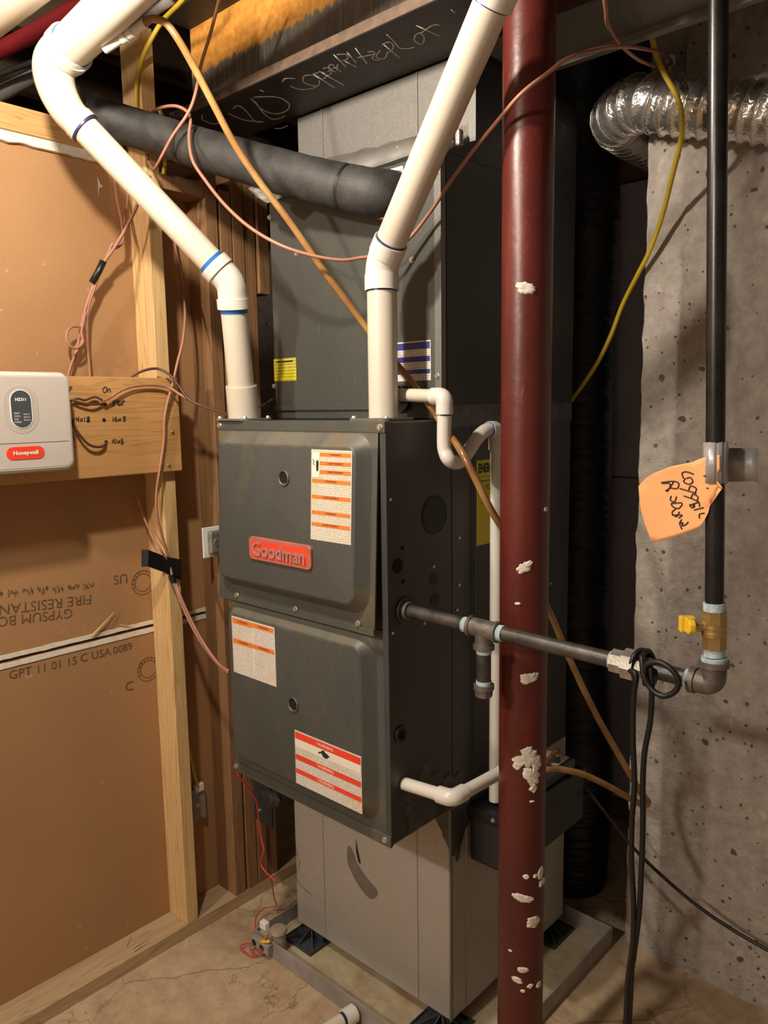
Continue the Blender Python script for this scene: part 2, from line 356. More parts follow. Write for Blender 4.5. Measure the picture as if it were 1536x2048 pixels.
def box(bm, x0, x1, y0, y1, z0, z1, mi=0):
    vs = [bm.verts.new((x, y, z)) for x in (x0, x1) for y in (y0, y1) for z in (z0, z1)]
    for q in ((0,1,3,2), (4,6,7,5), (0,4,5,1), (2,3,7,6), (0,2,6,4), (1,5,7,3)):
        f = bm.faces.new([vs[i] for i in q]); f.material_index = mi
    return bm
def bx(name, x0, x1, y0, y1, z0, z1, mat, parent=None, bevel=0, **k):
    return mk(name, box(B(), x0, x1, y0, y1, z0, z1), mat, parent, bevel=bevel, **k)
def frame(d):
    d = d.normalized(); a = Vector((0,0,1)) if abs(d.z) < .9 else Vector((1,0,0))
    u = a.cross(d).normalized(); return u, d.cross(u).normalized()
def cyl(bm, a, b, r, seg=24, r2=None, caps=True):
    a = Vector(a); b = Vector(b); r2 = r if r2 is None else r2; u, v = frame(b-a)
    A = []; Bv = []
    for i in range(seg):
        t = 2*math.pi*i/seg; c = u*math.cos(t)+v*math.sin(t)
        A.append(bm.verts.new(a+c*r)); Bv.append(bm.verts.new(b+c*r2))
    for i in range(seg):
        j = (i+1) % seg; bm.faces.new((A[i], A[j], Bv[j], Bv[i]))
    if caps: bm.faces.new(A[::-1]); bm.faces.new(Bv)
    return bm
def catmull(pts, n=8):
    P = [Vector(p) for p in pts]
    if len(P) < 3: return P
    P = [P[0]*2-P[1]] + P + [P[-1]*2-P[-2]]; out = []
    for i in range(1, len(P)-2):
        p0, p1, p2, p3 = P[i-1:i+3]
        for k in range(n):
            t = k/n; out.append(.5*((2*p1)+(p2-p0)*t+(2*p0-5*p1+4*p2-p3)*t*t+(-p0+3*p1-3*p2+p3)*t**3))
    out.append(P[-2]); return out
def sweep(bm, path, rad, seg=12, caps=True):
    P = [Vector(p) for p in path]; n = len(P); u = None; rings = []
    for i in range(n):
        d = (P[min(i+1, n-1)]-P[max(i-1, 0)])
        if d.length < 1e-9: d = Vector((0,0,1))
        d.normalize()
        if u is None: u, _ = frame(d)
        u = (u - d*u.dot(d)).normalized(); v = d.cross(u)
        r = rad(i/(n-1)) if callable(rad) else rad
        rings.append([bm.verts.new(P[i]+(u*math.cos(2*math.pi*k/seg)+v*math.sin(2*math.pi*k/seg))*r) for k in range(seg)])
    for a, b in zip(rings, rings[1:]):
        for k in range(seg):
            j = (k+1) % seg; bm.faces.new((a[k], a[j], b[j], b[k]))
    if caps: bm.faces.new(rings[0][::-1]); bm.faces.new(rings[-1])
    return bm
def fillet(pts, rad, n=8):
    P = [Vector(p) for p in pts]; out = [P[0]]
    for i in range(1, len(P)-1):
        a = (P[i-1]-P[i]); b = (P[i+1]-P[i]); la, lb = a.length, b.length; a.normalize(); b.normalize()
        ang = a.angle(b); t = min(rad/math.tan(ang/2), la*.49, lb*.49)
        s, e = P[i]+a*t, P[i]+b*t
        for k in range(n+1):
            w_ = k/n; out.append((s*(1-w_)+P[i]*w_)*(1-w_)+(P[i]*(1-w_)+e*w_)*w_)
    out.append(P[-1]); return out
def tube(name, pts, r, mat, parent=None, seg=12, n=8, smooth_path=True):
    path = catmull(pts, n) if smooth_path else [Vector(p) for p in pts]
    return mk(name, sweep(B(), path, r, seg), mat, parent, smooth=True)
def pipe(name, a, b, r, mat, parent=None, seg=28, r2=None):
    o = mk(name, cyl(B(), a, b, r, seg, r2), mat, parent, smooth=True)
    md = o.modifiers.new('edge', 'EDGE_SPLIT'); md.split_angle = math.radians(40); return o
def sharp(o, a=40):
    md = o.modifiers.new('edge', 'EDGE_SPLIT'); md.split_angle = math.radians(a); return o
def text(name, s, size, mat, parent, org, xd, ud, ext=.0004, align='LEFT', bold=0):
    cu = bpy.data.curves.new(name, 'FONT'); cu.body = s; cu.size = size; cu.extrude = ext; cu.align_x = align; cu.align_y = 'CENTER'; cu.offset = bold
    cu.resolution_u = 3
    t = bpy.data.objects.new(name, cu); COL.objects.link(t)
    me = bpy.data.meshes.new_from_object(t); bpy.data.objects.remove(t); bpy.data.curves.remove(cu)
    xd = Vector(xd).normalized(); ud = Vector(ud); ud = (ud-xd*ud.dot(xd)).normalized(); nd = xd.cross(ud)
    mm = Matrix((( xd.x, ud.x, nd.x, 0), (xd.y, ud.y, nd.y, 0), (xd.z, ud.z, nd.z, 0), (0,0,0,1)))
    me.transform(mm); me.materials.clear(); me.materials.append(M[mat])
    o = bpy.data.objects.new(name, me); COL.objects.link(o); org = Vector(org)
    if parent: o.parent = parent; o.location = org - wloc(parent)
    else: o.location = org
    return o
def strokes(name, lines, fn, r, mat, parent, lift=Vector((0,0,0))):
    bm = B()
    for ln in lines:
        P = [fn(u, v)+lift for u, v in ln]
        sweep(bm, catmull(P, 4) if len(P) > 2 else P, r, 6)
    return mk(name, bm, mat, parent, smooth=True)
def tf(lines, s, ox, oy): return [[(x/s+ox, y/s+oy) for x, y in l] for l in lines]
def screw(parent, p, nrm, r=.005, name='screw'):
    p = Vector(p); n = Vector(nrm).normalized(); bm = B()
    cyl(bm, p, p+n*.0015, r*1.25, 16); cyl(bm, p+n*.0015, p+n*.005, r, 6, r*.9)
    return mk(name, bm, 'screw', parent)
def rrect(cx, cz, w_, h, r, n=6):
    out = []
    for sx, sz, a0 in ((1,1,0), (-1,1,90), (-1,-1,180), (1,-1,270)):
        for k in range(n+1):
            a = math.radians(a0+90*k/n); out.append((cx+sx*(w_/2-r)+r*math.cos(a), cz+sz*(h/2-r)+r*math.sin(a)))
    return out
def prism(bm, loops, close_first=True, close_last=True):
    """loops: list of rings of world points with equal count"""
    R_ = [[bm.verts.new(p) for p in L] for L in loops]; n = len(R_[0])
    for a, b in zip(R_, R_[1:]):
        for k in range(n):
            j = (k+1) % n; bm.faces.new((a[k], a[j], b[j], b[k]))
    if close_first: bm.faces.new(R_[0][::-1])
    if close_last: bm.faces.new(R_[-1])
    return bm

# ================================================================== the setting
FLX0, FLX1, FLY0, FLY1 = -3.0, 2.7, -2.8, 2.3
bx('floor', FLX0, FLX1, FLY0, FLY1, -.08, 0, 'floor')['kind'] = 'structure'
ceil = bx('ceiling', FLX0, FLX1, FLY0, FLY1, 2.69, 2.74, 'void_wood'); ceil['kind'] = 'structure'
for i in range(14):
    x = -2.75+.4064*i
    bx('joist', x-.019, x+.019, FLY0+.01, FLY1-.01, 2.455, 2.69, 'joist', ceil)
for nm, a in (('wall_front', (FLX0, FLX1, FLY0-.1, FLY0, 0, 2.69)), ('wall_right', (FLX1, FLX1+.1, FLY0, FLY1, 0, 2.69)),
              ('wall_far_left', (FLX0-.1, FLX0, FLY0, FLY1, 0, 2.69)), ('wall_rear', (FLX0, FLX1, FLY1, FLY1+.1, 0, 2.69))):
    bx(nm, *a, 'concrete')['kind'] = 'structure'
# ---- left stud wall with brown gypsum sheets on its far side
XF, XD = -.77, -.859          # stud face, gypsum face
wl = thing('wall_left', (-.815, 0, 0), 'stud wall backed with brown gypsum board beside the furnace', None, kind='structure')
gl = bx('gypsum_sheet', XD-.0127, XD, -2.0, .30, .03, .8905, 'drywall', wl)
gu = bx('gypsum_sheet', XD-.0127, XD, -2.0, .30, .899, 2.13, 'drywall', wl)
def edge(name, z0, z1, x1, amp, sd):
    bm = B(); n = 90; L = []
    for i in range(n+1):
        y = -1.2+(1.50 if z0 < 1.5 else 1.17)*i/n
        a = z0+amp*noise.noise(Vector((y*30, sd, 0))); b = z1+amp*noise.noise(Vector((y*22, sd+5, 0)))
        L.append([bm.verts.new((XD-.006, y, a)), bm.verts.new((x1, y, a)), bm.verts.new((x1, y, b)), bm.verts.new((XD-.006, y, b))])
    for p, q in zip(L, L[1:]):
        for k in range(4): bm.faces.new((p[k], p[(k+1) % 4], q[(k+1) % 4], q[k]))
    bm.faces.new(L[0]); bm.faces.new(L[-1][::-1])
    return mk(name, bm, 'insulfluff', wl)
edge('gypsum_edge', .8765, .8890, XD+.0022, .0015, 1); edge('gypsum_edge', .8985, .9095, XD+.0018, .0025, 9)
edge('torn_paper_edge', PX(0,277,XD+.012).z, PX(0,254,XD+.012).z, XD+.012, .006, 17)
bx('bottom_plate', XD, XF, -2.0, 1.9, 0, .038, 'platewood', wl, .002)
tpz = [PX(0, v, XD+.018).z for v in (202, 255, 276)]
bx('top_plate', XD-.03, XD+.018, -2.0, -.035, tpz[1], tpz[0], 'topplate', wl, .002)
bx('stud', XD, XF, -.020, .018, .038, 2.40, 'stud', wl, .002)
for y0, z1, mt, x1 in ((.150, 2.10, 'studdark', XF), (.195, 2.06, 'studdark', XF), (.236, 2.09, 'studdark', XF), (.277, 2.09, 'studdark', XF-.004)):
    bx('stud', XD, x1, y0, y0+.038, .038, z1, mt, wl, .002)
bx('stud', XD, XF+.004, .320, .358, 1.80, 2.12, 'studdark', wl, .002)
bx('stud', XD, XF, .80, .838, .038, 2.3, 'studdark', wl, .002)
bx('stud', XD, XF, -.86, -.822, .038, 2.082, 'stud', wl, .002)
bx('blocking', XD, XF, .018, .150, 2.03, 2.068, 'studdark', wl, .002)
# printed stamps on the gypsum paper
def stamp(s, size, u, v, du, dv, par, bold=-.0002):
    p = PX(u, v, XD+.0006); q = PX(u+du, v+dv, XD+.0006); xd = (q-p)
    ud = Vector((1,0,0)).cross(xd); text('stamp_print', s, size, 'stamp', par, p, xd, ud, .0002, bold=bold)
stamp('GPT 11 01 15', .030, 17, 1352, 120, -27, gl)
stamp('C USA', .030, 160, 1318, 50, -12, gl)
stamp('0089', .028, 226, 1302, 40, -10, gl)
stamp('C', .036, 250, 1375, 20, -4, gl)
def stamp180(s, size, u, v, du, dv, par):
    p = PX(u, v, XD+.0006); q = PX(u+du, v+dv, XD+.0006); xd = (q-p)
    ud = Vector((1,0,0)).cross(xd); text('stamp_print', s, size, 'stamp', par, p, xd, ud, .0002, bold=-.0003)
stamp180('GYPSUM BOARD', .034, 146, 1225, -100, 12, gu)
stamp180('FIRE RESISTANT', .036, 184, 1197, -100, 12, gu)
bm = B()
for i in range(26):
    u = 186-7.6*i; v = 1172+.09*7.6*i
    if i % 4 == 3: continue
    for k in range(3):
        p = PX(u-2*k+random.uniform(-1,1), v+random.uniform(-5,5), XD+.0004); h = random.uniform(.004,.011); box(bm, p.x, p.x+.0004, p.y, p.y+.0022, p.z-h/2, p.z+h/2)
mk('stamp_marks', bm, 'stamp', gu)
stamp180('US', .036, 256, 1155, -20, 3, gu)
def seal(u, v, par):
    c = PX(u, v, XD+.0006); bm = B()
    for r, t in ((.033, .0012), (.024, .0010)):
        sweep(bm, [c+Vector((0, math.cos(a)*r, math.sin(a)*r)) for a in [2*math.pi*i/30 for i in range(31)]], t*.6, 5)
    mk('seal_ring', bm, 'stamp', par)
    for i in range(10):
        a = math.radians(200-22*i); d = Vector((0, math.cos(a), math.sin(a)))
        text('seal_print', 'CLASSIFIED'[i], .011, 'stamp', par, c+d*.0285, Vector((0, math.sin(a), -math.cos(a))), d, .0002, 'CENTER')
seal(297, 1338, gl); seal(286, 1165, gu)
# ---- poured concrete wall
def concrete_wall():
    bm = B(); nx, nz = 150, 120; x0, x1, z0, z1 = .160, 2.7, 0, 2.455; y = .77; G = []
    for i in range(nx+1):
        x = x0+(x1-x0)*(i/nx)**1.5; row = []
        for j in range(nz+1):
            z = z0+(z1-z0)*j/nz
            d = .004*noise.noise(Vector((x*6, z*6, 0)))+.0025*noise.noise(Vector((x*25, z*25, 3)))
            seam = .252+.004*math.sin(z*5)                       # board joint left by the form
            d += -.007*math.exp(-((x-seam)/.006)**2)*(.6+.8*abs(noise.noise(Vector((z*9, 1, 2)))))
            if x < seam: d += .006
            xx = x + (.006*noise.noise(Vector((z*18, 7, 7))) if i == 0 else 0)
            row.append(bm.verts.new((xx, y+d, z)))
        G.append(row)
    for i in range(nx):
        for j in range(nz): bm.faces.new((G[i][j], G[i+1][j], G[i+1][j+1], G[i][j+1]))
    back = [[bm.verts.new((x, y+.2, z)) for z in (z0, z1)] for x in (x0, x1)]
    bm.faces.new([G[0][j] for j in range(nz+1)]+[back[0][1], back[0][0]])
    bm.faces.new([G[nx][j] for j in range(nz, -1, -1)]+[back[1][0], back[1][1]])
    bm.faces.new((back[0][0], back[0][1], back[1][1], back[1][0]))
    o = mk('wall_back', bm, 'concrete', smooth=True); sharp(o, 50); o['kind'] = 'structure'; return o
concrete_wall()
# ---- dark doorway beyond the concrete wall
dr = thing('door_1', (.1, 1.42, 0), 'dark painted panel door standing in the shadow beyond the concrete wall', None, kind='structure')
bx('door_panel', -.235, .62, 1.415, 1.45, .05, 1.22, 'doorpanel', dr, .003)
bx('door_panel', -.235, .62, 1.415, 1.45, 1.224, 2.19, 'doorpanel', dr, .003)
bx('door_rail', -.235, .62, 1.405, 1.415, 2.165, 2.19, 'doorpanel', dr)
tr = bx('trim_1', -.31, -.237, 1.38, 1.47, 0, 2.30, 'jamb'); tr['kind'] = 'structure'
tr = bx('trim_2', -.237, .70, 1.38, 1.47, 2.195, 2.27, 'jamb'); tr['kind'] = 'structure'
tr = bx('trim_3', -.31, .70, 1.36, 1.47, 0, .045, 'jamb'); tr['kind'] = 'structure'
wr = bx('wall_inner', -.859, -.31, 1.42, 1.5, 0, 2.455, 'drywall'); wr['kind'] = 'structure'

# ================================================================== steel beam
BZ, BF, BK, BC = 2.198, .066, .266, .155
bw = thing('steel_beam', (0, BC, BZ), 'dark steel I-beam with orange primed web and chalk writing underneath', 'beam')
bx('bottom_flange', -.80, 2.68, BF, BK, BZ, BZ+.022, ['steel'], bw, .002)
bx('flange_edge', -.80, 2.68, BF-.0015, BF, BZ+.001, BZ+.022, 'flangeedge', bw)
bx('web', -.80, 2.68, BC-.006, BC+.006, BZ+.022, BZ+.25, 'web', bw)
bx('top_flange', -.80, 2.68, BF, BK, BZ+.25, BZ+.268, 'steel', bw)
chA = [[(160,490),(175,470),(235,470)], [(205,515),(260,535),(330,530),(370,515)], [(375,470),(340,450),(290,455),(285,490),(330,510),(375,510),(380,480)],
       [(340,440),(470,525)], [(350,440),(400,430),(420,460),(390,475)], [(380,425),(525,510)], [(400,410),(440,405),(450,440),(420,450)],
       [(430,430),(470,400),(450,385),(435,410),(480,430)], [(470,400),(510,430)], [(485,410),(490,385)], [(465,325),(540,400)], [(485,325),(540,325),(550,350),(510,365)],
       [(525,360),(600,400)], [(545,310),(600,375)], [(595,285),(665,380)], [(605,345),(720,320)], [(670,310),(710,310),(700,350),(740,360)],
       [(745,300),(720,340),(770,350),(790,310)], [(760,260),(860,345)], [(760,265),(800,250),(825,280),(800,315)], [(785,205),(830,250),(860,285),(910,290),(950,280)],
       [(950,215),(985,195),(1010,230),(990,265),(950,240),(960,205)], [(960,150),(1100,215)], [(985,200),(1060,150),(1105,150)], [(1170,55),(1195,75)]]
chB = [[(555,880),(560,920),(640,950),(690,940)], [(790,835),(830,810),(900,860),(960,930),(1035,935)], [(755,870),(820,900),(900,925),(1035,935)],
       [(930,755),(1000,830),(1090,870),(1170,865),(1220,830),(1215,790),(1150,750),(1060,740),(950,745)], [(960,775),(1010,850),(1080,910),(1140,910),(1190,890)],
       [(1000,690),(1030,705)], [(1110,985),(1160,985),(1210,965)]]
strokes('chalk_writing', tf(chA, 3, 512, 0)+tf(chB, 3.84, 260, 0), lambda u, v: PZ(u, v, BZ), .0014, 'chalk', bw)

# ================================================================== gas furnace
FX0, FX1, FY1, FZ0, FZ1 = -.533, 0, .711, .575, 1.451
fu = thing('gas_furnace', (-.27, .35, FZ0), 'dark grey upflow gas furnace with red name plate standing on sheet metal box', 'furnace')
cab = bx('cabinet', FX0, FX1, 0, FY1, FZ0, FZ1, 'furnace', fu, .003)
bx('top_rail', FX0-.002, FX1+.001, -.006, .012, 1.430, 1.4525, 'door', fu, .0015)
bx('bottom_rail', FX0, FX1+.001, -.006, .0, FZ0-.003, FZ0+.022, 'door', fu, .0015)
bx('corner_post', -.014, .0012, -.004, .004, FZ0, 1.43, 'furnace', fu, .001)
def door(name, x0, x1, z0, z1, yf, ex0, ex1, ez0, ez1, rise, tilt=0, mat='door'):
    d = B(); Y = lambda z: yf - tilt*(z1-z)
    def ring(cx0, cx1, cz0, cz1, r, off, dz=0):
        return [Vector((x, Y(z)-off, z)) for x, z in rrect((cx0+cx1)/2, (cz0+cz1)/2, cx1-cx0, cz1-cz0, r)]
    def base(off): return [Vector((x, Y(z)-off, z)) for x, z in rrect((x0+x1)/2, (z0+z1)/2, x1-x0, z1-z0, .002)]
    g = .027
    prism(d, [base(-.004), base(0), ring(ex0, ex1, ez0, ez1, .045, .0), ring(ex0+.003, ex1-.003, ez0+.003, ez1-.003, .043, rise*.10),
              ring(ex0+g-.006, ex1-g+.006, ez0+g-.006, ez1-g+.006, .026, rise*.90), ring(ex0+g-.002, ex1-g+.002, ez0+g-.002, ez1-g+.002, .021, rise*.985), ring(ex0+g, ex1-g, ez0+g, ez1-g, .02, rise)])
    o = mk(name, d, mat, fu, smooth=True); sharp(o, 14); return o
UT = .050; URISE = .027
door_u = door('upper_door', -.534, -.016, 1.036, 1.430, -.006, -.522, -.030, 1.066, 1.428, URISE, UT, 'door_u')
door_l = door('lower_door', -.530, -.010, .597, 1.034, -.003, -.520, -.032, .612, 1.022, .027, 0, 'door_l')
def yu(z): return -.006-UT*(1.430-z)-URISE
YL = -.030
for u in ((475,1190), (592,1218), (717,1247)):
    p = PY(u[0], u[1], -.027); screw(fu, (p.x, -.027, p.z), (0,-1,0), .0055)
for p in ((FX0+.004, -.006, 1.441), (-.010, -.006, 1.441), (-.014, -.006, .586), (FX0+.01, -.006, .586)): screw(fu, p, (0,-1,0), .0055)
bx('door_hem', -.534, -.016, -.0285, -.0265, 1.028, 1.042, 'door', fu, .0006)
def sight(z, x, y):
    bm = B()
    prism(bm, [[Vector((x+r*math.cos(a), yy, z+r*math.sin(a))) for a in [2*math.pi*i/24 for i in range(24)]] for r, yy in ((.0175, y+.001), (.0175, y-.003), (.0155, y-.004), (.0135, y-.002), (.0135, y+.0005))], True, False)
    g = mk('sight_port', bm, 'fitting', fu, smooth=True); sharp(g)
    mk('port_glass', cyl(B(), (x, y-.0005, z), (x, y+.0005, z), .0136, 24), 'hole', g)
sight(1.332, -.262, yu(1.332)); sight(.824, -.265, YL)
# red brand plate
bz = 1.171; by = yu(bz)
def rr(cx, cz, w_, h, r, y, nn=6): return [Vector((x, y, z)) for x, z in rrect(cx, cz, w_, h, r, nn)]
bp = mk('brand_plate', prism(B(), [rr(-.272, bz, .206, .052, .011, by+.002), rr(-.272, bz, .206, .052, .011, by-.005), rr(-.272, bz, .203, .049, .010, by-.007)]), 'flangeedge', fu)
bp.data.materials.clear(); M['platerim'] = plain('plate_rim', (.44, .13, .10), .45, vary=.2); bp.data.materials.append(M['platerim'])
mk('plate_face', prism(B(), [rr(-.272, bz, .190, .037, .007, by-.0068), rr(-.272, bz, .190, .037, .007, by-.0074)]), 'red', bp)
M['plateletter'] = plain('plate_letter', (.36, .20, .17), .5, vary=.2)
text('plate_lettering', 'Goodman', .044, 'plateletter', bp, (-.272, by-.0080, bz-.001), (1,0,0), (0,0,1), .0022, 'CENTER', .0007)
# printed labels
def label(parent, name, x0, x1, z0, z1, yf, mat, tilt=0):
    bm = B(); Y = lambda z: yf(z) if callable(yf) else yf
    prism(bm, [[Vector((x, Y(z)+.0004-o, z)) for x, z in ((x0,z0), (x1,z0), (x1,z1), (x0,z1))] for o in (0, .0012)])
    return mk(name, bm, mat, parent)
def quads(parent, name, rects, yf, mat, lift=.0011):
    bm = B(); Y = lambda z: yf(z) if callable(yf) else yf
    for x0, x1, z0, z1 in rects:
        prism(bm, [[Vector((x, Y(z)-lift-o, z)) for x, z in ((x0,z0), (x1,z0), (x1,z1), (x0,z1))] for o in (0, .0003)])
    return mk(name, bm, mat, parent)
L1 = label(fu, 'warning_label', -.176, -.058, 1.210, 1.396, yu, 'print')
h1 = [1.390, 1.372, 1.355, 1.336, 1.303, 1.271, 1.247]
quads(L1, 'printed_bands', [((-.1495 if i < 3 else -.173), -.061, z-.0075, z) for i, z in enumerate(h1)], yu, 'orange')
quads(L1, 'symbol_panel', [(-.173, -.151, 1.339, 1.391)], yu, 'paper')
for i, z in enumerate(h1):
    text('print', '\u25b2 ' * 0 + ('! WARNING' if i in (0, 3, 5) else '! AVERTISSEMENT'), .0062, 'ink', L1, ((-.105 if i < 3 else -.117), yu(z-.004)-.0016, z-.004), (1,0,0), (0,0,1), .0001, 'CENTER')
bm = B(); yy = yu(1.365)-.0018
prism(bm, [[Vector((x, yy-o, z)) for x, z in ((-.160,1.352), (-.154,1.352), (-.1535,1.362), (-.1525,1.370), (-.1555,1.376), (-.1570,1.371), (-.1590,1.375), (-.1600,1.366))] for o in (0, .0003)])
sweep(bm, [Vector((x, yy, z)) for x, z in ((-.170,1.376), (-.166,1.371), (-.169,1.367), (-.165,1.363))], .0007, 5)
mk('hand_symbol', bm, 'ink', L1)
L2 = label(fu, 'warning_label', -.482, -.322, .850, .990, YL, 'printw')
quads(L2, 'printed_bands', [(-.478,-.402,.974,.986), (-.400,-.326,.976,.986), (-.478,-.402,.924,.936), (-.400,-.326,.926,.936)], YL, 'orange')
quads(L2, 'blank_gutter', [(-.403,-.399,.86,.974)], YL, 'paper')
for x, z in ((-.44,.980), (-.363,.981), (-.44,.930), (-.363,.931)):
    text('print', '! WARNING', .0075, 'ink', L2, (x, YL-.0016, z), (1,0,0), (0,0,1), .0001, 'CENTER')
L3 = label(fu, 'warning_label', -.264, -.055, .638, .765, YL, 'printw')
quads(L3, 'printed_bands', [(-.262,-.057,.746,.762), (-.262,-.057,.697,.709), (-.262,-.057,.664,.675)], YL, 'red')
quads(L3, 'symbol_panel', [(-.262,-.057,.727,.745)], YL, 'paper')
for z in (.754, .703, .6695):
    text('print', '! WARNING', .010, 'paper', L3, (-.165, YL-.0016, z), (1,0,0), (0,0,1), .0001, 'CENTER')
bm = B()
prism(bm, [[Vector((x, YL-.0015-o, z)) for x, z in ((-.185,.733), (-.176,.736), (-.170,.729), (-.160,.728), (-.150,.735), (-.146,.733), (-.156,.739), (-.164,.741), (-.166,.744), (-.173,.744), (-.176,.740), (-.186,.736))] for o in (0, .0003)])
mk('hazard_symbol', bm, 'ink', L3)
# knock-outs, rivets and grommet on the side panel
def disc(y, z, r, name='knockout', mat='hole', sq=1.0):
    bm = B(); prism(bm, [[Vector((xx, y+rr_*math.cos(a), z+rr_*math.sin(a)*sq)) for a in [2*math.pi*i/28 for i in range(28)]] for rr_, xx in ((r, .0), (r*.97, .0012))], False, True)
    return mk(name, bm, mat, fu)
disc(.145, 1.254, .040, mat='furnace')
bmr = B(); sweep(bmr, [Vector((.0012, .145+.0395*math.cos(a), 1.254+.0395*math.sin(a))) for a in [2*math.pi*i/40 for i in range(41)]], .0008, 6); mk('knockout_rim', bmr, 'hole', fu)
M['knock'] = plain('knockout_shadow', (.018, .019, .018), .6)
disc(.145, 1.254, .0385, mat='knock').location.x += .0004
disc(.028, 1.165, .0155); disc(.142, 1.117, .0135, mat='knock'); disc(.146, 1.071, .0145, mat='knock'); disc(.044, 1.130, .005); disc(.043, 1.198, .0045)
gm = B(); prism(gm, [[Vector((xx, .029+r*math.cos(a), .811+r*math.sin(a))) for a in [2*math.pi*i/24 for i in range(24)]] for r, xx in ((.0185, 0), (.0175, .004), (.0135, .006), (.0105, .004), (.0105, .001))], True, False)
g = mk('grommet', gm, 'black', fu, smooth=True); mk('grommet_hole', cyl(B(), (.0005, .029, .811), (.0014, .029, .811), .0107, 24), 'hole', g)
for y, z in ((.231,1.193), (.231,1.088), (.223,1.033), (.010,1.030), (.109,1.028), (.142,1.144), (.0085,1.3), (.62,1.02)):
    bm = B(); cyl(bm, (0, y, z), (.0025, y, z), .0042, 14, .003); mk('rivet', bm, 'screw', fu, smooth=True)
for y in (.205, .275): bx('side_seam', 0, .0014, y, y+.003, FZ0+.01, FZ1-.02, 'furnace', fu)
bx('back_panel_strip', 0, .0015, .285, .709, FZ0+.005, FZ1-.05, 'furnace', fu, .0005)
# smeared sealant and foil tape round the bottom of the side
def smear(name, cy, cz, ry, rz, sd, mat, parent, x=.0012, n=72):
    bm = B(); ring = []
    for i in range(n):
        a = 2*math.pi*i/n; k = .8+.55*noise.noise(Vector((math.cos(a)*1.8, math.sin(a)*1.8, sd)))+.22*noise.noise(Vector((math.cos(a)*7, math.sin(a)*7, sd)))
        ring.append((cy+ry*k*math.cos(a), cz+rz*k*math.sin(a)))
    prism(bm, [[Vector((xx, y, max(z, FZ0+.002))) for y, z in ring] for xx in (0, x)])
    return mk(name, bm, mat, parent)
M['smear'] = plain('grey_sealant_smear', (.070, .066, .060), .38, vary=.45, scale=26, bumpst=.5)
smear('sealant_smear', .10, .64, .075, .075, 3, 'smear', fu); smear('sealant_smear', .20, .615, .05, .05, 8, 'smear', fu, .0024)
bx('sealant_band', 0, .0035, .165, .71, 1.435, 1.482, 'smear', fu, .001)
# energy label on the side
EY0, EY1, EZ0, EZ1 = .294, .445, 1.166, 1.358
EL = bx('energy_label', .0013, .0022, EY0, EY1, EZ0, EZ1, 'printe', fu)
text('print', 'ENERGYGUIDE', .028, 'ink', EL, (.0024, EY0+.005, EZ1-.019), (0,1,0), (0,0,1), .0001, bold=.0012).scale.y = .66
text('print', '92.1', .017, 'ink', EL, (.0024, EY0+.033, EZ1-.062), (0,1,0), (0,0,1), .0001)
text('print', 'Efficiency Rating', .009, 'ink', EL, (.0024, EY0+.008, EZ1-.047), (0,1,0), (0,0,1), .0001)
bm = B()
for z in (EZ1-.038, EZ1-.076, EZ1-.098): box(bm, .0022, .0024, EY0+.005, EY1-.006, z, z+.0008)
mk('label_rules', bm, 'ink', EL)

# ================================================================== evaporator coil cabinet on top
CY, CZ1 = .175, 1.985
co = thing('evaporator_coil', (-.27, .44, FZ1), 'dark grey evaporator coil cabinet on top of the furnace', 'coil cabinet')
bx('cabinet', -.536, 0, CY, .712, FZ1+.001, CZ1, 'coil', co, .003)
bx('front_panel', -.534, -.002, CY-.0035, CY, FZ1+.032, CZ1-.008, 'coil', co, .0012)
bx('bottom_rail', -.536, -.10, CY-.006, CY, FZ1+.022, FZ1+.034, 'coil', co, .001)
bx('corner_angle', -.016, .0012, CY-.0045, CY+.012, FZ1+.03, CZ1-.004, 'galvdark', co, .0008)
bx('panel_split', -.139, -.137, CY-.0042, CY-.0034, 1.79, CZ1-.01, 'hole', co)
M['coilside'] = powder('coil_shaded_side_coat', (.026, .028, .028))  # coil coat darkened in colour for the side turned from the bulb
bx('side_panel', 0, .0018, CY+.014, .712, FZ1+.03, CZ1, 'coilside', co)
for u, v in ((824,520), (875,345), (549,772), (540,435), (875,752), (594,508)):
    p = PY(u, v, CY-.004); screw(co, (p.x, CY-.004, p.z), (0,-1,0), .0048)
YS = label(co, 'yellow_sticker', -.536, -.452, 1.546, 1.602, CY-.0035, 'printy')
quads(YS, 'sticker_rule', [(-.525,-.463,1.592,1.5955)], CY-.0035, 'ink')
BL = label(co, 'blue_striped_label', -.130, -.027, 1.533, 1.616, CY-.0035, 'printw')
quads(BL, 'printed_bands', [(-.128,-.029,1.599,1.613), (-.128,-.029,1.573,1.584), (-.128,-.029,1.548,1.557)], CY-.0035, 'blue')
OL = label(co, 'orange_sticker', -.150, -.098, 1.945, 1.975, CY-.0035, 'paper'); quads(OL, 'printed_bands', [(-.146,-.102,1.95,1.968)], CY-.0035, 'orange')
WLb = label(co, 'white_sticker', -.152, -.118, 1.800, 1.865, CY-.0035, 'printw')
mk('drain_port', cyl(B(), (-.112, CY-.012, 1.497), (-.112, CY, 1.497), .030, 24), 'plate', co, smooth=False)

